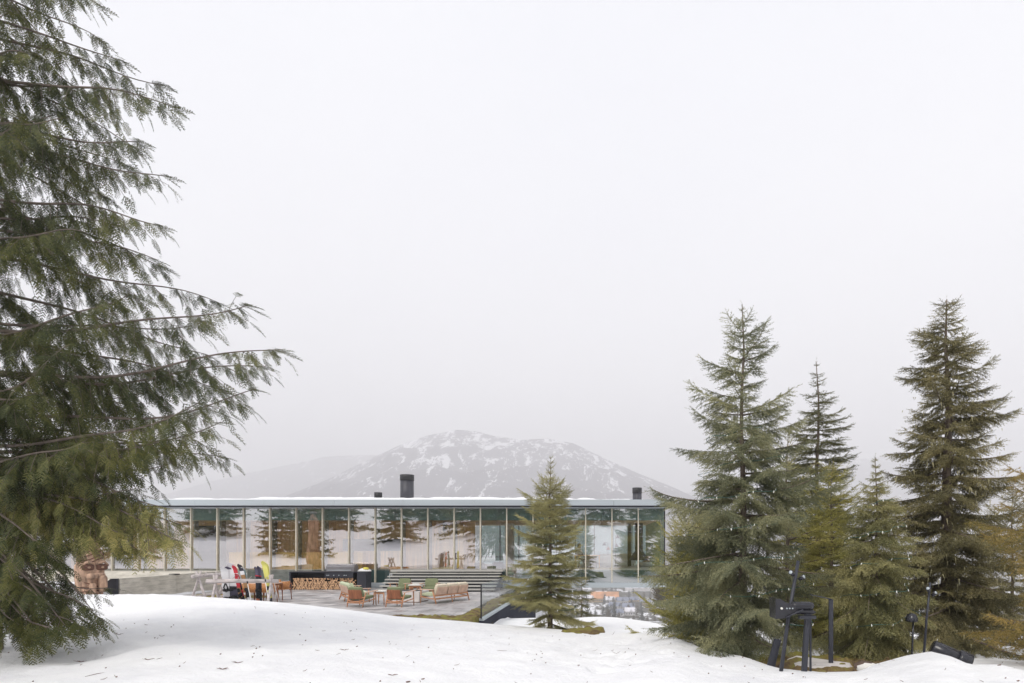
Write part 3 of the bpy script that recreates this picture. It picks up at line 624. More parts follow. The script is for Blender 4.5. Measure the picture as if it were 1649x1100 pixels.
house(974, 1010, 44, 24, 7, 'orange_earth', 'wall_tan', 'wide hall with an orange brown roof in the valley')
hb = house(1029, 1180, 52, 15, 13, 'roof_snow', 'wall_town', 'long pinkish hotel block with a snowy roof in the valley', .05)

# ------------------------------------------------------------------ the glass house
DY = 33.3; FZ = .95; XR = 3.33; XL = -42.0; BY = 42.7
def hx(px, Y=DY): return (px-970)/1000*Y
hs_ = empty('glass_house', (0, DY, 0), 0, 'long low glass walled house with a flat snowy roof', 'house')
def hp(mb, name, m, **k): 
    for i, v in enumerate(mb.v): mb.v[i] = (v[0], v[1]-DY, v[2])
    o = mb.build(name, M[m], hs_); 
    if k: tag(o, **k)
    return o
roof = hp(MB().box(XL, 3.52, 32.6, 43.3, 4.262, 4.62), 'roof', 'steel')
fz = MB(); xj = [XL]+[-36+i*3.66 for i in range(11)]+[3.54]
for a, b_ in zip(xj[:-1], xj[1:]): fz.box(a+.006, b_-.006, 32.5+.004*(int(a*7) % 3), 32.6, 4.35, 4.66)
fz.box(3.52, 3.56, 32.52, 43.3, 4.35, 4.66); fz.box(XL, 3.5, 32.62, 33.28, 4.255, 4.3)
f_o = hp(fz, 'fascia', 'zinc')
# snow on the roof
xs_ = np.linspace(XL, 3.35, 260); ys_ = np.linspace(32.62, 43.1, 30); X, Y = np.meshgrid(xs_, ys_)
ed = np.minimum(np.minimum(Y-32.62, 43.1-Y), np.minimum(3.35-X, X-XL)); 
Zs = 4.60+sst(0, 1.1, ed)*(.15+.02*sines(X, Y, 3.5, 70))*(1-.75*sst(-2.5, 2.6, X))*sst(-24.6+.0, -22.5, X+0*.5*Y)+sst(0,.6,ed)*0.06*(sines(X, Y, 2.2, 71) > -.1)+.015*sines(X, Y, .8, 72)
o = gridmesh('roof_snow', X, Y-DY, Zs+.045, M['snow']); o.parent = hs_
# base slab and structure
hp(MB().box(-19.2, 3.42, 33.18, 42.9, 0.0, .26), 'base_slab', 'zinc')
hp(MB().box(-19.1, XR-.05, 33.42, 33.5, .265, FZ-.03), 'lower_spandrel', 'teal')
hp(MB().box(XR-.13, XR-.05, 33.5, 42.6, .265, FZ-.03), 'lower_spandrel', 'teal')
hp(MB().box(XL, XR-.05, 33.42, 33.5, 3.6, 4.24), 'upper_spandrel', 'teal_pale')
hp(MB().box(XR-.13, XR-.05, 33.5, 42.6, 3.6, 4.24), 'upper_spandrel', 'teal')
hp(MB().box(XL, XR-.16, 33.51, 42.6, FZ-.2, FZ), 'floor', 'offwhite')
hp(MB().box(XL, XR-.16, 33.51, 42.6, 3.58, 3.72), 'ceiling', 'ceiling')
hp(MB().box(XL, hx(765, 35), 34.95, 35.05, FZ, 3.58), 'back_wall', 'wood_wall')
hp(MB().box(-27.5, -26.4, 34.9, 34.94, FZ, 3.1), 'door', 'black'); hp(MB().box(-22.7, -21.1, 34.88, 34.94, FZ, 3.35), 'door', 'black'); hp(MB().box(-33.5, -32.3, 34.9, 34.94, FZ, 3.1), 'door', 'black')
hp(MB().box(-20.9, -20.6, 34.0, 34.94, FZ, 3.58), 'partition', 'white')
hp(MB().box(-14.4, -11.1, 34.5, 34.94, FZ, 3.58), 'cabinet_wall', 'wood_wall'); hp(MB().box(-14.4, -11.15, 34.46, 34.5, 1.95, 2.6), 'cabinet_niche', 'black')
hp(MB().box(-9.4, -7.7, 34.5, 34.94, FZ, 3.4), 'cabinet_wall', 'wood_wall')
hp(MB().box(-20.3, -13.05, 33.75, 34.3, FZ, 1.88), 'counter', 'wood_gold')
# front panes, mullions and the deep fins behind them
mx = [hx(266.3+42.3*k) for k in range(-11, 19)]
for i, x in enumerate(mx):
    nx = mx[i+1] if i+1 < len(mx) else XR
    hp(MB().box(x+.032, nx-.032, 33.30, 33.316, .27, 4.25), 'window_pane', 'glass')
    hp(MB().box(x-.028, x+.028, 33.2, 33.32, .262, 4.252), 'mullion', 'pale_alu')
    if x < -7: hp(MB().box(x-.045, x+.045, 33.52, 33.52+(.42 if i % 2 else .3), FZ, 3.58), 'fin', 'fin')
hp(MB().box(XR-.03, XR+.03, 33.22, 33.32, .262, 4.252), 'corner_post', 'black')
for k in range(7):
    y0 = 33.34+k*1.335; hp(MB().box(XR-.008, XR+.008, y0, y0+1.3, .27, 4.25), 'window_pane', 'glass_back')
    if k: hp(MB().box(XR-.03, XR+.03, y0-.034, y0-.001, .262, 4.252), 'mullion', 'pale_alu')
    hp(MB().box(XR-.42, XR-.2, y0+.30, y0+.39, FZ, 3.58), 'fin', 'olive_fin')
nb_ = 9; bx0 = hx(775, BY)
for k in range(nb_):
    a = bx0+(XR-bx0)*k/nb_; c = bx0+(XR-bx0)*(k+1)/nb_
    hp(MB().box(a+.03, c-.03, BY-.01, BY+.006, FZ, 3.58), 'window_pane', 'glass_back')
    hp(MB().box(a-.028, a+.028, BY-.06, BY+.04, .3, 4.25), 'mullion', 'steel')
hp(MB().box(bx0, XR, 42.62, 42.68, FZ+.45, FZ+.5), 'rail', 'steel')
hp(MB().box(hx(870,37)-.25, hx(870,37)+.25, 37.0, 37.5, FZ, 3.58), 'column', 'white'); hp(MB().box(hx(820,38)-.25, hx(820,38)+.25, 38, 38.5, FZ, 3.58), 'column', 'white')
hp(MB().box(hx(1013.5,38)-.11, hx(1013.5,38)+.11, 38, 38.22, FZ, 3.58), 'column', 'black')
# chimneys
def chimney(px, y, r, top):
    c = hp(MB().lathe([(r,4.5),(r,top-.32),(r*.98,top-.32),(r*.98,top-.05),(r*.8,top-.05),(r*.8,top-.3)], 24, c=(hx(px,y),y,0)), 'chimney', 'chimney')
    hp(MB().lathe([(r*1.06,top-.36),(r*1.06,top-.03),(r*.9,top-.03),(r*.9,top-.2)], 24, c=(hx(px,y),y,0)), 'chimney_cap', 'black').parent = c
chimney(655.5, 37, .39, 6.47); chimney(609, 36, .21, 5.34); chimney(1026, 37, .27, 5.7)
# hanging fireplace
fx, fy = hx(1029,37.5), 37.5
fp = empty('fireplace', (fx, fy, FZ), 0, 'black hooded fireplace standing inside the glazed right end', 'fireplace')
MB().lathe([(.24,2.62),(.24,1.05),(.24,.95),(.62,.42),(.60,.40),(.2,.9)], 6).build('hood', M['black'], fp)
MB().lathe([(.30,0),(.5,.02),(.56,.3),(.5,.3),(.4,.1)], 14, c=(.45,-.1,0)).build('fire_basket', M['offwhite'], fp)
g = MB()
for k in range(5): a = k*1.26; g.tube([(.45-.3*math.cos(a),-.1-.3*math.sin(a),.22),(.45+.2*math.cos(a),-.1+.2*math.sin(a),.62)], .05, 6)
g.build('firewood', M['log_end'], fp)
# left part: concrete terrace walls, steel wedge
pw = MB(); pw.box(-42, -19.55, 31.75, 32.0, -.4, .95); pw.build('plinth_wall', M['concrete'], label='long concrete wall under the left part of the glass front', cat='wall')
rw = empty('retaining_wall', (-19.55, 25, 0), 0, 'concrete wall running back from the black steel wedge', 'wall')
MB().box(-.12, .12, 0, 3.35, -.3, .95).build('wall_panel', M['concrete'], rw); MB().box(-.12, .12, 3.37, 6.7, -.3, .95).build('wall_panel', M['concrete'], rw)
MB().cbox((0,3.36,.96),(.3,.3,.05)).build('light_fitting', M['black'], rw)
sw = MB(); sw.prism([(0,.0),(0,.96),(-.22,.96),(-1.15,.15),(-1.15,0)], 0, .14); sw.build('steel_wedge', M['steel'], label='black steel wedge plate at the front end of the concrete wall', cat='stair stringer').location = (-19.44, 24.82, 0)
cp = MB(); cp.box(-1.5,1.5,0,.7,-.12,.12); cp.tube([(-1.3,.1,.12),(-1.3,.1,1.2)],.03).tube([(1.3,.1,.12),(1.3,.1,1.2)],.03); cp.build('canopy', M['zinc'], label='blue metal canopy over the entrance behind the cedar', cat='canopy').location = (-29.2, 32.2, 3.1)
# stairs
st = empty('front_stairs', (0, 33, 0), 0, 'broad open tread stairs leading up to the glass front', 'stairs')
MB().box(-11.05, -5.2, -.62, .12, .89, .97).build('landing', M['stair'], st)
for k in range(1, 7):
    z = .97-.14*k; y1 = -.2-.38*k; MB().box(-11.02, -5.28, y1-.22, y1+.2, z-.055, z).build('tread', M['stair'], st); MB().box(-10.9, -5.35, y1-.10, y1-.07, z-.14, z-.058).build('gap_shade', M['steel'], st)  # dark strip added under each open tread, standing for shade in the gap
for x in (-10.4, -8.9, -7.4, -5.9): MB().add([(x-.03,-2.6,0),(x+.03,-2.6,0),(x+.03,-.5,.87),(x-.03,-.5,.87),(x-.03,.0,0),(x+.03,0,0),(x+.03,0,.85),(x-.03,0,.85)],[(0,1,2,3),(4,7,6,5),(0,3,7,4),(1,5,6,2),(3,2,6,7),(0,4,5,1)]).build('stringer', M['steel'], st)
MB().box(-10.9,-5.3,.0,.06,.0,.86).build('backing_plate', M['steel'], st)
# glass railing with the dark retaining wall under it
gr = empty('glass_railing', (-3.85, 19.7, 0), 0, 'frameless glass railing with a black front edge along the terrace', 'railing')
MB().add([(0,0,.0),(.02,0,.0),(.32,12.6,.12),(.30,12.6,.12),(0,0,1.08),(.02,0,1.08),(.32,12.6,1.12),(.30,12.6,1.12)],[(0,1,5,4),(1,2,6,5),(2,3,7,6),(3,0,4,7),(4,5,6,7),(0,3,2,1)]).build('glass_panel', M['glass_rail'], gr)
MB().box(-.012,.032,-.03,-.004,-.03,1.09).build('edge_post', M['black'], gr)
MB().add([(-.05,-.03,-.07),(.09,-.03,-.07),(.39,12.6,.05),(.25,12.6,.05),(-.05,-.03,-.005),(.09,-.03,-.005),(.39,12.6,.11),(.25,12.6,.11)],[(0,1,5,4),(1,2,6,5),(2,3,7,6),(3,0,4,7),(4,5,6,7),(0,3,2,1)]).build('base_rail', M['zinc'], gr)
MB().add([(-3.9,19.6,-1.2),(-3.77,19.6,-1.2),(-3.47,32.3,-3.5),(-3.6,32.3,-3.5),(-3.9,19.6,-.08),(-3.77,19.6,-.08),(-3.47,32.3,.04),(-3.6,32.3,.04)],[(0,1,5,4),(1,2,6,5),(2,3,7,6),(3,0,4,7),(4,5,6,7),(0,3,2,1)]).build('steel_retaining_wall', M['navy'], label='dark blue grey steel wall below the glass railing', cat='wall')

# ------------------------------------------------------------------ inside the house
def floor_lamp(px, y, hts, label, shades):
    o = empty('floor_lamp', (hx(px,y), y, FZ), 0, label, 'lamp')
    MB().lathe([(.14,0),(.14,.03),(.02,.04)], 12).build('lamp_base', M['black'], o)
    top = max(z for _, z, _ in shades); MB().tube([(0,0,0),(0,0,top+.05)], .015, 6).build('pole', M['black'], o)
    for (dx, z, c) in shades:
        MB().tube([(0,0,z+.05),(dx,0,z+.1)], .012, 5).build('arm', M['black'], o)
        MB().lathe([(.13,z-.1),(.03,z+.08),(.02,z+.08)], 12, c=(dx,0,0)).build('lamp_shade', M[c], o)
floor_lamp(979, 38, 0, 'floor lamp with a black and a coral shade left of the fireplace', [(-.22, 1.38, 'black'),(.02, 1.12, 'coral')])
floor_lamp(991.5, 38, 0, 'floor lamp with two black shades near the fireplace', [(.05, 1.30, 'black'),(.12, 1.82, 'black')])
def lounge_block(name, loc, size, m, label, cat, rz=0):
    o = empty(name, loc, rz, label, cat); w_, d_, h_ = size
    MB().rbox((0,0,h_*.3),(w_,d_,h_*.32),.06).build('seat', M[m], o); MB().rbox((0,d_/2-.1,h_*.6),(w_,.2,h_*.8),.07).build('backrest', M[m], o)
    for s in (-1,1): MB().rbox((s*(w_/2-.08),0,h_*.45),(.16,d_,h_*.5),.06).build('armrest', M[m], o)
    for sx in (-1,1):
        for sy in (-1,1): MB().tube([(sx*w_*.42,sy*d_*.4,0),(sx*w_*.42,sy*d_*.4,h_*.16)],.02,6).build('leg', M['black'], o)
    return o
lounge_block('sofa', (hx(966,36), 36, FZ), (1.7,.9,.75), 'offwhite', 'pale grey sofa inside the glazed right end', 'sofa', R(180))
lounge_block('sofa', (hx(995,39.5), 39.5, FZ), (2.2,.9,.75), 'white', 'white sofa by the back windows beyond the lamps', 'sofa', R(8))
lounge_block('armchair', (hx(773,34.4), 34.4, FZ), (.55,.5,.36), 'black', 'low dark lounge seat behind the glass, above the middle of the stairs', 'armchair', R(180))
lounge_block('armchair', (hx(803,34.4), 34.4, FZ), (.6,.5,.38), 'black', 'low dark lounge seat behind the glass at the right end of the stairs', 'armchair', R(180))
tb_ = empty('desk', (hx(946,35.6), 35.6, FZ), 0, 'wooden table with stools where the person sits', 'table')
MB().box(-.75,.75,-.4,.4,.70,.75).build('table_top', M['wood_gold'], tb_)
for sx in (-1,1):
    for sy in (-1,1): MB().box(sx*.68-.04,sx*.68+.04,sy*.34-.04,sy*.34+.04,0,.70).build('leg', M['wood_gold'], tb_)
for k, dx in enumerate((-.3,.35)):
    s_o = empty('stool', (hx(946,35.6)+dx, 34.9, FZ), 0, ('dark stool at the near side of the table, left', 'dark stool at the near side of the table, right')[k], 'stool')
    MB().rbox((0,0,.5),(.42,.4,.1),.04).build('seat', M['black'], s_o)
    for sx in (-1,1):
        for sy in (-1,1): MB().tube([(sx*.18,sy*.16,0),(sx*.14,sy*.13,.46)],.022,6).build('leg', M['black'], s_o)
rg = MB().box(-1.7,1.4,-.9,.9,.002,.03).build('rug', M['cream_cush'], label='cream rug along the window inside the right end', cat='rug'); rg.location = (hx(958,34.8), 34.6, FZ)
pl = empty('pendant_lamp', (hx(716,34.2), 34.2, 3.57), 0, 'black double globe pendant lamp behind the middle of the glass front', 'lamp')
MB().tube([(0,0,0),(0,0,-.85)],.006,5).build('cord', M['black'], pl)
for z in (-.15,-.42): MB().lathe([(.02,z-.12),(.09,z-.09),(.13,z),(.09,z+.09),(.02,z+.12)],14).build('lamp_shade', M['black'], pl)
# seated person behind the glass
def skin_chain(name, joints, edges, m, parent, root_i=0):
    me = bpy.data.meshes.new(name); me.from_pydata([j[0] for j in joints], edges, []); me.update()
    o = link(name, me, m, parent); sm = o.modifiers.new('skin', 'SKIN'); ss = o.modifiers.new('sub', 'SUBSURF'); ss.levels = ss.render_levels = 1
    for i, j in enumerate(joints): d = me.skin_vertices[0].data[i]; d.radius = (j[1], j[1]*(j[2] if len(j) > 2 else 1)); d.use_root = (i == root_i)
    return o
pn = empty('person', (hx(932,35.9), 35.9, FZ), R(-35), 'dark haired person in a pale top sitting at the table inside', 'person')
# local frame: faces +x
J = [((0,0,.5),.15),((0,0,.72),.14),((.02,0,.95),.15),((.04,0,1.08),.06),((.05,0,1.15),.055),
     ((0,.1,.49),.09),((.42,.12,.50),.075),((.45,.12,.25),.055),((.42,.12,.06),.04),((.56,.12,.03),.035),
     ((0,-.1,.49),.09),((.42,-.12,.50),.075),((.45,-.12,.25),.055),((.42,-.12,.06),.04),((.56,-.12,.03),.035),
     ((.02,.19,1.0),.06),((.08,.23,.76),.045),((.32,.15,.80),.032),((.02,-.19,1.0),.06),((.08,-.23,.76),.045),((.32,-.15,.80),.032)]
Ed = [(0,1),(1,2),(2,3),(3,4),(0,5),(5,6),(6,7),(7,8),(8,9),(0,10),(10,11),(11,12),(12,13),(13,14),(2,15),(15,16),(16,17),(2,18),(18,19),(19,20)]
body = skin_chain('body', J, Ed, M['offwhite'], pn)
hd = MB(); hd.lathe([(.01,1.12),(.055,1.13),(.075,1.18),(.088,1.24),(.088,1.30),(.06,1.36),(.01,1.385)],16,c=(.06,0,0)); hd.cbox((.155,0,1.235),(.03,.02,.04))
for s in (-1,1): hd.cbox((.05,s*.088,1.24),(.03,.015,.05))
hd.build('head', M['skin'], pn)
fe = MB()
for s in (-1,1): fe.lathe([(.001,-.01),(.011,0),(.001,.01)],8,c=(.138,s*.03,1.26))
fe.cbox((.142,0,1.185),(.008,.04,.008)); fe.build('face_features', M['totem_dark'], pn)
hr = MB(); hr.lathe([(.03,1.17),(.095,1.2),(.105,1.28),(.10,1.34),(.07,1.39),(.01,1.41)],16,c=(.03,0,0)); hr.build('hair', M['hair'], pn)
for s in (-1,1):
    hj = [((.33,s*.15,.80),.025),((.40,s*.14,.80),.03,.6)]; he = [(0,1)]
    for k in range(4):
        yo = s*.14+(k-1.5)*.018; i0 = len(hj); l = (.05,.06,.055,.04)[k]
        hj += [((.43,yo,.80),.009),((.43+l*.5,yo,.797),.008),((.43+l,yo,.785),.007)]; he += [(1,i0),(i0,i0+1),(i0+1,i0+2)]
    i0 = len(hj); hj += [((.39,s*.14-s*.035,.80),.01),((.42,s*.14-s*.055,.795),.008)]; he += [(1,i0),(i0,i0+1)]
    skin_chain('hand', hj, he, M['skin'], pn)

# ------------------------------------------------------------------ terrace furniture (front of each piece faces +y locally)
def armchair(loc, rz, label, group='green cushioned wooden armchairs'):
    o = empty('armchair', loc, rz, label, 'armchair', group); w2 = .36
    for s in (-1,1):
        MB().tube([(s*w2,.36,0),(s*w2,.33,.54)],[.016,.026],6).build('leg', M['teak'], o)
        MB().tube([(s*(w2-.03),-.44,0),(s*(w2-.03),-.36,.28),(s*w2,-.27,.53)],[.018,.03,.022],6).build('leg', M['teak'], o)
        MB().add([(s*w2-.05,-.3,.53),(s*w2+.03,-.3,.53),(s*w2+.065,.4,.56),(s*w2-.04,.4,.56),(s*w2-.05,-.3,.56),(s*w2+.03,-.3,.56),(s*w2+.065,.4,.585),(s*w2-.04,.4,.585)],[(0,3,2,1),(4,5,6,7),(0,1,5,4),(1,2,6,5),(2,3,7,6),(3,0,4,7)]).build('armrest', M['teak_arm'], o)
        MB().tube([(s*(w2-.01),-.4,.19),(s*(w2-.01),.34,.26)],.02,5).build('side_rail', M['teak'], o)
    MB().tube([(-w2+.02,-.42,.16),(w2-.02,-.42,.16)],.024,5).build('stretcher', M['teak'], o)
    MB().tube([(-w2+.03,-.38,.27),(-.2,-.42,.22),(0,-.43,.205),(.2,-.42,.22),(w2-.03,-.38,.27)],.02,5).build('curved_rail', M['teak'], o)
    MB().tube([(-w2+.03,-.37,.36),(w2-.03,-.37,.36)],.024,5).build('back_rail', M['teak'], o)
    Mt = Matrix.Translation((0,-.36,.3)) @ Matrix.Rotation(R(16),4,'X')
    MB().rbox((0,0,.18),(.56,.035,.36),.016,6,M=Mt).build('backrest', M['teak_back'], o)
    Mt2 = Matrix.Translation((0,-.28,.3)) @ Matrix.Rotation(R(16),4,'X')
    MB().rbox((0,0,.24),(.58,.13,.46),.055,5,M=Mt2).build('back_cushion', M['green_cush'], o)
    MB().rbox((0,.03,.335),(.60,.66,.13),.05,5,M=Matrix.Rotation(R(4),4,'X')).build('seat_cushion', M['green_cush'], o)
    return o
def ground_at(px, py): Y = EYE*1000/(py-874); return ((px-970)/1000*Y, Y, 0.0)
def gp(px, Y): return ((px-970)/1000*Y, Y, 0)
armchair(gp(583,23.5), R(-14), 'green cushioned armchair seen from behind, in front of the sage sofa')
armchair(gp(644.5,23.5), R(-14), 'green cushioned armchair seen from behind, beside the side table')
armchair(gp(646,28.2), R(172), 'green cushioned armchair facing us at the foot of the stairs, left one')
armchair(gp(693,28.2), R(186), 'green cushioned armchair facing us at the foot of the stairs, right one')
def sofa(loc, rz, cm, label):
    o = empty('sofa', loc, rz, label, 'sofa', None); L = .98
    for s in (-1,1):
        MB().tube([(s*L,.36,0),(s*L,.33,.54)],[.018,.028],6).build('leg', M['teak'], o)
        MB().tube([(s*L,-.46,0),(s*L,-.36,.28),(s*L,-.27,.53)],[.02,.032,.024],6).build('leg', M['teak'], o)
        MB().box(s*L-.05,s*L+.05,-.32,.42,.54,.57).build('armrest', M['teak_arm'], o)
        MB().tube([(s*L,-.4,.19),(s*L,.34,.26)],.022,5).build('side_rail', M['teak'], o)
    MB().tube([(0,-.42,0),(0,-.36,.28)],.022,6).build('leg', M['teak'], o)
    for z, y in ((.2,-.41),(.32,-.38),(.27,.33)): MB().box(-L,L,y-.012,y+.012,z-.03,z+.03).build('frame_rail', M['teak'], o)
    for k in range(3):
        x = (k-1)*.62; Mt = Matrix.Translation((x,-.27,.33)) @ Matrix.Rotation(R(18),4,'X')
        MB().rbox((0,0,.23),(.60,.17,.46),.07,5,M=Mt).build('back_cushion', M[cm[0]], o)
    MB().rbox((0,.04,.35),(1.86,.68,.15),.06,6).build('seat_cushion', M[cm[1]], o)
    for k in range(3): Mt = Matrix.Translation(((k-1)*.62,-.385,.34)) @ Matrix.Rotation(R(18),4,'X'); MB().rbox((0,0,.17),(.56,.03,.32),.014,4,M=Mt).build('backrest_panel', M['teak_arm'], o)
    for k, x in enumerate((-.35,.42)): Mt = Matrix.Translation((x,-.12,.44)) @ Matrix.Rotation(R(22),4,'X') @ Matrix.Rotation(R(8*(1-2*k)),4,'Y'); MB().rbox((0,0,.17),(.36,.12,.34),.06,5,M=Mt).build('pillow', M['green_cush'] if k == 0 else M['sage_cush'], o)
    return o
sofa(gp(572,25.7), R(-58), ('sage_cush','sage_cush'), 'pale sage three seat wooden sofa near the firewood store')
sofa(gp(716,25.3), R(62), ('cream_cush','sage_cush'), 'cream backed wooden sofa seen from behind at the right')
def side_table(loc, rz, w_, h_, top, label):
    o = empty('side_table', loc, rz, label, 'side table'); MB().rbox((0,0,h_-.02),(w_,w_,.05),.02,3).build('table_top', M[top], o)
    for sx in (-1,1):
        for sy in (-1,1): MB().tube([(sx*w_*.44,sy*w_*.44,0),(sx*w_*.38,sy*w_*.38,h_-.05)],[.018,.026],6).build('leg', M['teak'], o)
    MB().box(-w_*.38,w_*.38,-w_*.4,-w_*.36,h_-.12,h_-.05).build('apron', M['teak'], o)
side_table(gp(614,24.2), R(-6), .5, .54, 'offwhite', 'white topped side table between the two front armchairs')
side_table(gp(671,28.0), 0, .62, .52, 'offwhite', 'wide white topped side table between the two armchairs by the stairs')
side_table(gp(668,29.2), 0, .4, .5, 'offwhite', 'small side table half hidden behind the wide side table')
fpz = empty('fire_table', gp(660,25.4), R(-9), 'pale marble block fire table in the middle of the seating group', 'fire table')
MB().box(-.62,.62,-.45,.45,.03,.44).build('block', M['marble'], fpz); MB().box(-.45,.45,-.28,.28,.441,.46).build('burner_tray', M['black'], fpz); MB().box(-.58,.58,-.41,.41,0,.03).build('plinth', M['teak_back'], fpz)
# grill island with firewood
gi = empty('grill_island', (hx(528,31.6), 31.9, 0), 0, 'black steel grill island with a firewood bay underneath', 'grill island')
xl, xr = -1.95, 1.95
MB().box(xl,xr,-.35,.4,.88,.93).build('counter_top', M['steel'], gi); MB().box(xl,xl+.07,-.34,.4,0,.875).build('side_panel', M['steel'], gi); MB().box(1.5,xr,-.34,.4,0,.875).build('side_panel', M['steel'], gi)
MB().box(xl+.07,1.5,.33,.38,0,.875).build('rear_panel', M['steel'], gi); MB().box(-.15,1.3,-.33,.32,.62,.876).build('control_panel', M['steel'], gi)
for x in (-.02,.06,.32,.58,.85,.95): MB().tube([(x,-.33,.74),(x,-.375,.74)],.024,10).build('knob', M['zinc'], gi)
g = MB(); n = 14; pr = [(-.3+.6*i/n, .12+.26*math.sin(math.pi*(.12+.88*(1-i/n)*.9))**.6) for i in range(n+1)]
vs = [(x, p[0], .93+max(.02,p[1])) for x in (0,1.42) for p in pr]+[(x, p[0], .931) for x in (0,1.42) for p in pr]; q = n+1
g.add(vs, [(i,i+1,q+i+1,q+i) for i in range(n)]+[(2*q+i,i,i+1,2*q+i+1)[::-1] for i in range(n)]+[(3*q+i,q+i,q+i+1,3*q+i+1) for i in range(n)]+[(0,q,3*q,2*q),(n,2*q+n,3*q+n,q+n)], Matrix.Translation((-.1,0,0)))
lid = g.build('grill_lid', M['grill_lid'], gi); MB().tube([(0,-.36,1.0),(1.2,-.36,1.0)],.018,6).build('handle', M['zinc'], lid)
bg = empty('bowl', (hx(587,31.9), 31.9, .93), 0, 'upturned white and yellow dish on the right end of the grill island', 'dish')
MB().lathe([(.36,0),(.33,.06),(.2,.14),(.05,.17)],16,sy=.7).build('dish', M['white'], bg); MB().lathe([(.16,.1),(.15,.19),(.05,.21)],12,c=(.1,-.08,0),sy=.7).build('stripe', M['yellow'], bg)
# firewood: bark tubes with pale split ends, every log of the face its own thing
proto_log = None; ln = 0
for row in range(7):
    for i in range(34):
        x = xl+.16+i*.094+(row % 2)*.047; z = .055+row*.083
        if x > 1.42 or z > .60 or (row > 4 and random.random() < .25) or ln >= 250: continue
        ox = gi.location.x
        if proto_log is None:
            proto_log = empty('firewood_log', (0,0,0), 0, 'split log in the stack under the grill counter', 'firewood', 'split logs stacked under the grill')
            MB().add(*(lambda P: ([(a,0,b) for a,b in P]+[(a,.42,b) for a,b in P],[(i,i+5,(i+1)%5+5,(i+1)%5) for i in range(5)]))([(-.05,-.03),(.0,-.052),(.052,-.01),(.028,.048),(-.03,.045)])).build('bark', M['log_bark'], proto_log)
            MB().add(*(lambda P: ([(a,-.004,b) for a,b in P],[(0,1,2,3,4)]))([(-.047,-.028),(.0,-.048),(.049,-.01),(.026,.045),(-.028,.042)])).build('cut_end', M['log_end'], proto_log)
            c = proto_log
        else: c = copy_tree(proto_log)
        c.location = (ox+x, 31.62+random.uniform(0,.1), z); c.rotation_euler = (0, random.uniform(0,6.28), random.uniform(-.08,.08)); s = random.uniform(.8,1.15); c.scale = (s,1,s); ln += 1
# dining set behind the ski rack
def dining_chair(loc, rz, label):
    o = empty('dining_chair', loc, rz, label, 'dining chair', None)
    for s in (-1,1):
        MB().tube([(s*.26,.24,0),(s*.25,.22,.44),(s*.27,.2,.66)],[.014,.022,.02],6).build('leg', M['teak_back'], o); MB().tube([(s*.24,-.28,0),(s*.23,-.24,.45),(s*.25,-.27,.7)],[.014,.022,.016],6).build('leg', M['teak_back'], o)
        MB().tube([(s*.25,-.27,.68),(s*.29,-.05,.67),(s*.27,.22,.66)],.02,6).build('armrest', M['teak'], o)
    MB().rbox((0,0,.45),(.5,.5,.06),.025,4).build('seat', M['rattan'], o)
    vs = []; fs = []
    for j in range(3):
        for i in range(9):
            a = R(-70+17.5*i); rr = .27
            for k in (0,1): vs.append((math.sin(a)*(rr+.02*k), .0-math.cos(a)*(rr+.02*k)-.02*j, .46+.16*j))
    for j in range(2):
        for i in range(8):
            a = (j*9+i)*2; fs += [(a,a+2,a+20,a+18),(a+1,a+19,a+21,a+3)]
    for i in range(8): a = (18+i)*2; fs.append((a,a+2,a+3,a+1)); a = i*2; fs.append((a,a+1,a+3,a+2))
    MB().add(vs, fs, None, True).build('backrest', M['rattan'], o)
    MB().rbox((0,.02,.50),(.44,.44,.06),.03,4).build('cushion', M['cream_cush'], o); return o
dt = empty('dining_table', gp(404,25.6), R(3), 'wooden dining table half hidden behind the skis', 'table')
MB().rbox((0,0,.73),(2.3,.9,.05),.02,3).build('table_top', M['teak_arm'], dt)
for sx in (-1,1):
    for sy in (-1,1): MB().tube([(sx*.95,sy*.36,0),(sx*.9,sy*.32,.7)],[.025,.035],6).build('leg', M['teak'], dt)
dining_chair(gp(454,26.2), R(72), 'rattan dining chair at the right end of the table, clear of the skis')
dining_chair(gp(432,24.8), R(10), 'rattan dining chair on the near side behind the yellow ski')
dining_chair(gp(414,24.8), R(-6), 'rattan dining chair on the near side behind the black skis')
dining_chair(gp(394,24.8), R(4), 'rattan dining chair on the near side behind the brown ski')
dining_chair(gp(440,27.0), R(170), 'rattan dining chair on the far side at the right')
dining_chair(gp(410,27.0), R(184), 'rattan dining chair on the far side in the middle')

# ------------------------------------------------------------------ log ski racks and skis
def rack(A, B, label, legs, pegs, zt):
    o = empty('ski_rack', (A[0], A[1], 0), 0, label, 'ski rack'); a = Vector((0,0,zt)); b = Vector((B[0]-A[0], B[1]-A[1], zt+.0)); d = (b-a).normalized(); nrm = d.cross(Vector((0,0,1)))
    MB().tube([a-d*.0,a.lerp(b,.5)+Vector((0,0,.015)),b],[.075,.066,.06],9).build('rail', M['rack_log'], o)
    for t in legs:
        c = a.lerp(b,t)
        for s in (-1,1): MB().tube([(c+nrm*.42*s-Vector((0,0,zt))),(c-nrm*.1*s+Vector((0,0,.2)))],[.05,.036],8).build('leg', M['rack_log'], o)
        MB().tube([c+nrm*.36-Vector((0,0,zt*.72)),c-nrm*.36-Vector((0,0,zt*.72))],.03,7).build('cross_bar', M['rack_log'], o)
    MB().tube([a.lerp(b,.0)-Vector((0,0,zt*.62)),b-Vector((0,0,zt*.6))],.03,7).build('low_rail', M['rack_log'], o)
    for i in range(pegs):
        c = a.lerp(b,(i+.8)/(pegs+.6)); MB().tube([c,c+nrm*.16*(1 if i % 2 else -1)+d*.07+Vector((0,0,.15))],[.014,.010],5).build('peg', M['rack_log'], o)
    return o
rack(((333-970)*.0197, 19.7), ((448-970)*.0199, 19.9), 'front log ski rack loaded with skis and snowboards', (.12,.90), 8, 1.17)
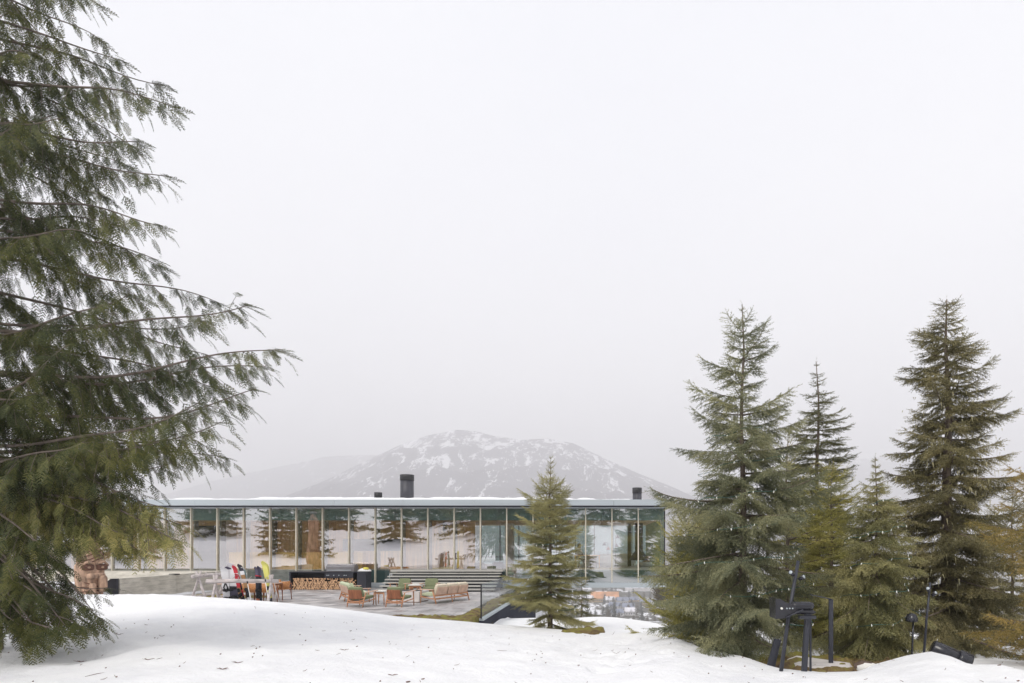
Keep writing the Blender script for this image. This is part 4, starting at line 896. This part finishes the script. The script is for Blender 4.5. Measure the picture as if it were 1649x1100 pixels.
rack(((310-970)*.0225, 22.5), ((372-970)*.0243, 24.3), 'rear log ski rack standing empty by the concrete wall', (.15,.85), 7, 1.17)
def board_mat(name, stops):
    m, t, o = newmat(name); p = N(t, 'ShaderNodeBsdfPrincipled', i_Roughness=.35); tc = N(t, 'ShaderNodeTexCoord'); s = N(t, 'ShaderNodeSeparateXYZ'); t.links.new(tc.outputs['Generated'], s.inputs[0])
    r = ramp(t, s.outputs[2], stops, 'CONSTANT'); t.links.new(r.outputs[0], p.inputs['Base Color']); t.links.new(p.outputs[0], o.inputs[0]); return m
def ski(name, cat, label, top, bot, w_, stops, binding='black', group=None, marks=None):
    top = Vector(top); bot = Vector(bot); d = top-bot; L = d.length
    o = empty(name, bot, 0, label, cat, group); o.rotation_euler = d.to_track_quat('Z', 'Y').to_euler()
    # the broad face must look back to the camera (-y)
    zax = d.normalized(); yax = Vector((0,1,0))-zax*zax.y; yax.normalize(); xax = yax.cross(zax); o.rotation_euler = Matrix((xax,yax,zax)).transposed().to_euler()
    vs = []; fs = []; n = 26
    for i in range(n+1):
        t = i/n; z = t*L; e = min(t, 1-t)*L
        wf = (math.sqrt(max(0, 1-(1-min(1, e/(w_*.62)))**2)))*(1-.16*math.sin(math.pi*t)); yy = -.10*max(0, (t-.88)/.12)**2-.0*t
        hw = w_/2*max(.06, wf)
        vs += [(-hw,yy,z),(hw,yy,z),(hw,yy+.014,z),(-hw,yy+.014,z)]
    for i in range(n):
        a = i*4
        for k in range(4): fs.append((a+k,a+(k+1)%4,a+4+(k+1)%4,a+4+k))
    fs += [(3,2,1,0),(n*4,n*4+1,n*4+2,n*4+3)]
    MB().add(vs, fs).build('board', board_mat(name+'_sheet', stops), o)
    if binding:
        for zc in ((.40,.58) if w_ > .2 else (.44,.56)):
            MB().rbox((0,-.035,L*zc*.9),(w_*.62,.06,.13 if w_ < .2 else .09),.025,3).rbox((0,-.08,L*zc*.9+.03),(w_*.4,.04,.06),.018,3).build('binding', M[binding], o)
    if marks: 
        for (m, poly) in marks: MB().prism(poly, -.004, -.002).build('emblem', M[m], o)
    return o
Yr = 19.7
def T(px, py, dy=.12): return W(px, py, Yr+.16+abs(dy)*.6)
def Bm(px, dy=-.32): Yb = Yr+.75+dy*.4; return ((px-970)/1000*Yb, Yb, .02)
wt = (.82,.82,.84); bk = (.03,.03,.045); rd = (.62,.03,.05); br_ = (.42,.24,.11); gy = (.10,.09,.14)
dia = [('black', [(-.09,.95),(.0,1.18),(.09,.95),(0,.78),(-.09,.95),(-.045,.95),(0,.86),(.045,.95),(0,1.06),(-.045,.95)])]
ski('snowboard','snowboard','white snowboard with a black diamond outline, leftmost on the rack', T(361,912), Bm(367), .27, [(0,wt),(.5,wt)], marks=dia)
ski('snowboard','snowboard','dark grey snowboard behind the white ones', T(367,911,.18), Bm(377,-.2), .25, [(0,bk),(.6,bk),(.75,gy)])
ski('snowboard','snowboard','broad plain white snowboard with black bindings, tallest at the left of the rack', T(372,905,.1), Bm(381), .29, [(0,bk),(.35,gy),(.55,wt)])
ski('ski','ski','red topped ski with a pale spot and brown tail', T(377,909,.02), Bm(393,-.4), .13, [(0,bk),(.12,rd),(.22,br_),(.55,rd),(.78,wt),(.83,rd)], 'black')
ski('ski','ski','red tailed ski beside the red topped one', T(381,922,.16), Bm(398,-.2), .12, [(0,rd),(.2,bk),(.45,rd),(.6,bk),(.8,rd)], 'black')
ski('ski','ski','brown ski with a dark blue tip and white spot', T(385.5,907,.05), Bm(409,-.38), .14, [(0,br_),(.15,bk),(.3,wt),(.4,bk),(.5,br_),(.78,wt),(.85,bk)], 'black')
ski('ski','ski','teal grey ski half hidden behind the brown one', T(391,912,.2), Bm(405,-.2), .12, [(0,bk),(.3,(.25,.36,.36)),(.7,(.3,.42,.42)),(.93,wt)], 'black')
ski('ski','ski','black ski with a red stripe, left one of the pair', T(413,911,.05), Bm(416,-.38), .12, [(0,rd),(.08,bk),(.3,(.45,.12,.05)),(.34,bk),(.79,rd),(.81,gy)], 'black')
ski('ski','ski','black ski with a red stripe, right one of the pair', T(417.5,910,.1), Bm(420,-.32), .12, [(0,rd),(.08,bk),(.25,bk),(.77,rd),(.79,gy)], 'black')
ski('ski','ski','bright yellow wide ski, tallest at the right of the rack', T(424.5,902,.02), Bm(441,-.4), .17, [(0,(.75,.45,.05)),(.22,bk),(.32,(.8,.72,.15)),(.42,(.80,.76,.2))], 'black')
ski('ski','ski','second yellow ski just behind the first', T(429,905,.12), Bm(437,-.25), .13, [(0,bk),(.3,(.75,.6,.12)),(.6,(.8,.76,.25))], None)
def pole(label, a, b):
    o = empty('ski_pole', b, 0, label, 'ski pole'); d = Vector(a)-Vector(b); MB().tube([(0,0,0),tuple(d)],[.008,.011],6).build('shaft', M['white'], o)
    MB().tube([tuple(d*.93),tuple(d)],[.018,.02],8).build('grip', M['black'], o); MB().lathe([(.05,.07),(.05,.08),(.01,.085)],10).build('basket', M['black'], o)
pole('white ski pole leaning to the left across the middle of the rack', W(398,936,Yr-.1), W(409,994,Yr-.3)); pole('white ski pole beside the yellow skis', W(427,933,Yr-.1), W(436,994,Yr-.3)); pole('dark ski pole at the right end of the rack', T(440,934,-.05), Bm(455,-.3))

# ------------------------------------------------------------------ carved totem pole
tp = empty('totem_pole', gp(144,24), R(62), 'carved brown wooden totem pole beside the glass front, behind the cedar', 'totem pole')
g = MB(); prof = [(.40,0),(.43,.5),(.44,.9),(.46,1.1),(.46,1.5),(.40,1.62),(.40,1.95),(.34,2.05),(.31,2.6),(.33,3.1),(.30,3.2),(.34,3.35),(.34,3.9),(.27,4.05),(.20,4.2),(.18,4.4)]
g.lathe(prof, 22); g.build('shaft', M['totem'], tp)
for k, z in enumerate((.45,.62,.80,1.72,1.82,1.96)):
    a0 = R(-170+18*(k % 3)); MB().tube([((.455 if z > .9 else .44)*(1 if z < 1.6 else .93)*math.cos(a0+R(14)*j), (.455 if z > .9 else .44)*(1 if z < 1.6 else .93)*math.sin(a0+R(14)*j), z+.09*math.sin(j*.55+k)) for j in range(11)], .020, 6).build('carved_groove', M['totem_dark'], tp)
MB().lathe([(.24,4.4),(.24,4.46),(.19,4.54),(.05,4.57)],18).build('cap', M['ash'], tp)
g = MB(); g.rbox((.02,-.44,1.12),(.62,.30,.26),.13,6).rbox((.20,-.56,.82),(.26,.32,.66),.12,6).rbox((-.10,-.5,.62),(.22,.22,.5),.10,6); g.build('beak', M['totem'], tp)
for s in (-1,1):
    MB().rbox((s*.22,-.42,1.46),(.40,.18,.24),.09,6).build('eye_socket', M['totem_dark'], tp); MB().rbox((s*.22,-.46,1.46),(.10,.16,.09),.04,5).build('eye', M['totem'], tp)
    MB().tube([(s*.04,-.48,1.58),(s*.24,-.54,1.68),(s*.46,-.36,1.52)],[.04,.055,.04],7).build('brow', M['totem'], tp)
    for k in range(7): z = 2.15+k*.15; MB().tube([(s*.04,-.36,z),(s*.17,-.37,z-.09),(s*.31,-.22,z-.04)],[.015,.03,.018],6).build('feather', M['totem' if k % 2 else 'totem_dark'], tp)
    MB().rbox((s*.14,-.33,3.68),(.16,.1,.12),.045,5).build('eye', M['totem_dark'], tp); MB().tube([(s*.3,0,3.8),(s*.4,0,4.02),(s*.3,0,4.15)],[.06,.07,.02],7).build('ear', M['totem'], tp)
MB().rbox((0,-.38,3.42),(.2,.3,.16),.06,5).build('upper_beak', M['totem'], tp)

# ------------------------------------------------------------------ floodlight gear in the right foreground
def lamp_pole(A, B, r, label, heads, off=0):
    A = Vector(A); B = Vector(B); o = empty('light_pole', B, 0, label, 'light pole'); d = A-B
    MB().tube([(0,0,-.25),tuple(d*.5),tuple(d)],[r*1.1,r,r*.9],8).build('pole', M['steel'], o)
    for (t, dx, m) in heads:
        c = d*t; h = MB().tube([c+Vector((dx*.6,-.03,-.02)),c+Vector((dx*1.25,-.09,.03))],[.026,.04],12).build('spotlight', M['blackgloss'], o)
        MB().tube([c+Vector((dx*1.25,-.09,.03)),c+Vector((dx*1.29,-.094,.032))],[.03,.03],12).build('lens', M['zinc'], h); MB().tube([c,c+Vector((dx*.7,-.03,-.02))],.008,6).build('bracket', M['blackgloss'], o)
        MB().tube([c+Vector((0,0,-.1)),c+Vector((dx*.6,-.02,-.12)),c+Vector((dx*.9,-.05,0))],.004,4).build('cable', M['blackgloss'], o)
Yp = 9.9
lamp_pole(W(1285.5,903,Yp+.15), W(1254,1083,Yp-.05), .03, 'thin leaning black pole with two small spotlights in front of the fir', [(.84,.09,0),(.88,-.09,0)])
lamp_pole(W(1498,938,11), W(1486,1056,11), .02, 'thinner black pole with small spotlights before the lichen hung spruce', [(.84,.06,0),(.9,-.06,0)])
fl = empty('floodlight', W(1295,1086,9.9), 0, 'large black floodlight head on a steel post beside the leaning pole', 'floodlight')
MB().add([(-.06,-.05,-.3),(.015,-.05,-.3),(.015,.03,-.3),(-.06,.03,-.3),(.015,-.05,1.0),(.085,-.05,1.0),(.085,.03,1.0),(.015,.03,1.0)],[(0,3,2,1),(4,5,6,7),(0,1,5,4),(1,2,6,5),(2,3,7,6),(3,0,4,7)]).build('post', M['steel'], fl)
MB().box(.115,.14,.06,.1,-.2,1.0).build('rear_post', M['steel'], fl)
g = MB(); pf = [(-.50,.90),(-.50,1.22),(-.42,1.215),(-.33,1.16),(-.24,1.13),(-.18,1.10),(-.18,1.0),(-.26,.945),(-.36,.91)]; g.prism(pf, -.16, .2)
g.tube([(-.2,0,1.085),(-.17,0,1.085),(.08,0,1.085),(.13,0,1.08),(.15,0,1.07)],[.06,.075,.075,.065,.03],14).tube([(-.24,-.02,1.0),(-.2,-.02,1.0),(.12,-.02,.995),(.17,-.02,.99)],[.03,.04,.04,.02],12); hd_ = g.build('housing', M['blackgloss'], fl)
MB().tube([(-.16,-.07,1.12),(.08,-.07,1.12)],.006,5).tube([(-.16,-.076,1.07),(.08,-.076,1.07)],.005,5).build('cooling_fin', M['steel'], fl)
MB().tube([(-.41,-.16,1.07),(-.41,-.19,1.07)],.018,12).build('bolt', M['bulb'], fl)
for k in range(3): MB().tube([(-.33+k*.045,-.175,1.07),(-.33+k*.045,-.19,1.07)],.012,8).build('bolt', M['zinc'], fl)
MB().tube([(-.34,-.19,.93),(-.22,-.2,.99),(-.08,-.2,1.05)],.012,6).build('bracket', M['steel'], fl)
MB().box(-.12,.14,-.15,-.05,.90,.945).build('ballast', M['steel'], fl)
bb = empty('steel_bracket', W(1338,1062,10.8), 0, 'bent flat steel bar standing beyond the floodlight', 'bracket')
MB().box(-.035,.035,-.02,.02,-.25,1.04).add([(-.035,-.02,1.035),(.035,-.02,1.04),(.035,.02,1.04),(-.035,.02,1.035),(-.04,-.02,1.05),(.0,-.02,1.06),(0,.02,1.06),(-.04,.02,1.05)],[(0,1,2,3),(4,7,6,5),(0,4,5,1),(1,5,6,2),(2,6,7,3),(3,7,4,0)]).add([(-.36,-.02,1.12),(-.36,.02,1.12),(0,.02,1.04),(0,-.02,1.04),(-.36,-.02,1.135),(-.36,.02,1.135),(0,.02,1.06),(0,-.02,1.06)],[(0,3,2,1),(4,5,6,7),(0,1,5,4),(1,2,6,5),(2,3,7,6),(3,0,4,7)]).build('bar', M['steel'], bb)
lb = empty('floodlight', W(1240,1072,10.6), 0, 'dark pair of leaning plates under the fir beside the floodlight', 'stand')
MB().add([(-.1,0,-.2),(-.02,0,-.2),(-.02,.05,-.2),(-.1,.05,-.2),(.08,0,.45),(.16,0,.45),(.16,.05,.45),(.08,.05,.45)],[(0,3,2,1),(4,5,6,7),(0,1,5,4),(1,2,6,5),(2,3,7,6),(3,0,4,7)]).build('plate', M['steel'], lb)
MB().add([(.02,.1,-.2),(.08,.1,-.2),(.08,.15,-.2),(.02,.15,-.2),(.16,.1,.42),(.22,.1,.42),(.22,.15,.42),(.16,.15,.42)],[(0,3,2,1),(4,5,6,7),(0,1,5,4),(1,2,6,5),(2,3,7,6),(3,0,4,7)]).build('plate', M['steel'], lb)
dl = empty('dome_light', W(1468,1046,10.9), 0, 'small black dome lamp on a short post beside the hemlock', 'lamp')
MB().tube([(0,0,-.2),(.03,0,.5)],[.018,.016],8).build('post', M['blackgloss'], dl)
MB().lathe([(.02,.64),(.07,.62),(.10,.55),(.105,.50),(.09,.49),(.03,.48)],16).build('lamp_shade', M['blackgloss'], dl)
hf = empty('floodlight', W(1530,1056,10.25), 0, 'rounded black floodlight drum half sunk in the snow mound', 'floodlight')
Mt = Matrix.Translation((0,.0,.0)) @ Matrix.Rotation(R(24),4,'Y') @ Matrix.Rotation(R(-18),4,'Z')
MB().tube([(-.30,0,0),(-.28,0,0),(.2,0,0)],[.12,.14,.14],20,M=Mt).build('drum', M['blackgloss'], hf); MB().tube([(.1,0,0),(.12,0,0),(.14,0,0),(.3,0,0),(.31,0,0)],[.14,.165,.17,.17,.15],20,M=Mt).build('end_hood', M['blackgloss'], hf)
MB().tube([(-.28,-.02,.12),(.1,-.02,.12)],.01,6,M=Mt).build('seam', M['zinc'], hf)
# stone slab and fallen log
sb = MB(); sb.add([(-.5,-.25,0),(.38,-.42,0),(.55,.0,0),(-.2,.75,0),(-.5,.4,0),(-.47,-.22,.07),(.36,-.38,.07),(.5,.0,.07),(-.2,.7,.07),(-.47,.36,.07)],[(4,3,2,1,0),(5,6,7,8,9)]+[(i,(i+1)%5,(i+1)%5+5,i+5) for i in range(5)])
o = sb.build('stone_slab', M['marble'], label='grey stone slab lying on the moss by the bent bar', cat='stone slab'); o.location = W(1322,1074,10.8)
fl2 = empty('fallen_log', W(1405,1079,9.9), R(-6), 'broken whitish log with peeling bark lying on the moss', 'log')
g = MB(); pts = [(-.24,0,.03),(-.12,.01,.05),(0,.0,.045),(.12,.02,.02),(.26,.0,-.02)]; g.tube(pts,[.045,.075,.07,.05,.02],9); g.build('wood', M['offwhite'], fl2); MB().tube([(p[0]-.03,p[1]+.02,p[2]+.022) for p in pts],[.04,.07,.068,.045,.01],7).build('bark', M['log_bark'], fl2)

# ------------------------------------------------------------------ string lights in three trees
BULB = MB().lathe([(.004,.012),(.009,.0),(.010,-.018),(.004,-.034)],8)
def string_lights(tree, H, rad_f, turns, nb, label, za, zb, sc=1.0):
    o = empty('string_lights', tree.location, 0, label, 'string lights'); pts = []; m_ = nb*2
    for i in range(m_+1):
        t = i/m_; z = za+(zb-za)*t; a = t*turns*2*math.pi-1.2; r_ = rad_f(z)*(.74+.14*math.sin(i*.9)); pts.append(Vector((math.cos(a)*r_, math.sin(a)*r_, z-.05*abs(math.sin(i*.7)))))
    MB().tube(pts, .006*sc, 4, cap=False).build('cord', M['wire'], o); first_ = None
    for i in range(nb):
        p = pts[i*2]
        if first_ is None: c = first_ = BULB.build('bulb', M['bulb'], o)
        else: c = first_.copy(); COL.objects.link(c); c.parent = o
        c.location = p; c.scale = (1.15*sc,)*3; c.rotation_euler = (random.uniform(-.5,.5), random.uniform(-.5,.5), 0)
string_lights(fir, 7.5, lambda z: 2.0*(1-z/7.5)**.78, 6, 96, 'string of pale bulbs wound around the blue green fir', 1.0, 4.9, 1.0)
string_lights(small_spruce, 4.95, lambda z: 1.08*(1-z/4.95)**.62, 6, 60, 'string of pale bulbs wound around the small spruce', .5, 3.4, 1.15)
hem = [o for o in COL.objects if o.name.startswith('hemlock_tree')][0]
string_lights(hem, 4.25, lambda z: 1.05*(1-z/4.25)**.55, 5, 64, 'string of pale bulbs wound around the young hemlock', .4, 3.2, .9)

# ------------------------------------------------------------------ litter on the snow
g = MB()
for i in range(330):
    yy = 4.5+12*random.random()**1.3; px = random.uniform(-60, 1640); x = (px-970)/1000*yy; z = float(ground_z(x, yy))
    a = random.uniform(0, 3.14); l = random.uniform(.012, .05) if random.random() < .9 else random.uniform(.06, .14)
    if random.random() < .45: g.tube([(x,yy,z-.002),(x+l*.35,yy,z+.012)],[.009+.004*random.random(),.006],5)
    else: g.tube([(x-math.cos(a)*l,yy-math.sin(a)*l,z+.012*random.random()),(x,yy,z+.008),(x+math.cos(a+random.uniform(-.6,.6))*l*.7,yy+math.sin(a)*l,z+.006+.02*random.random())],[.002,.0035,.002],4)
for (px, py, yy) in [(130,1058,8.7),(238,1062,8.5),(192,1021,11),(383,1070,8.1),(358,1082,7.6),(632,1067,7.9),(602,1098,6.9),(555,1032,10),(1505,1097,6.6)]:
    c = W(px, py, yy); c.z = float(ground_z(c.x, c.y))+.006
    for k in range(9): a = random.uniform(-.6,.8); l = random.uniform(.03,.10); g.tube([c,c+Vector((l*math.cos(a)*(1 if k%2 else -1),l*.5*math.sin(a),.01+.01*random.random()))],[.004,.001],4)
g.build('needle_litter', M['totem_dark'], label='brown needles, cones and twig scraps scattered over the snow', cat='litter', kind='stuff')

# ------------------------------------------------------------------ air
hz, t, o = newmat('haze'); pv = N(t, 'ShaderNodeVolumePrincipled'); pv.inputs['Color'].default_value = (.99,.985,1.0,1); pv.inputs['Density'].default_value = .00035; pv.inputs['Anisotropy'].default_value = 0.0
t.links.new(pv.outputs[0], o.inputs['Volume'])
MB().box(-12000, 12000, -600, 9600, -420, 1500).build('haze', hz, kind='stuff', label='pale mist filling the valley air', cat='haze')
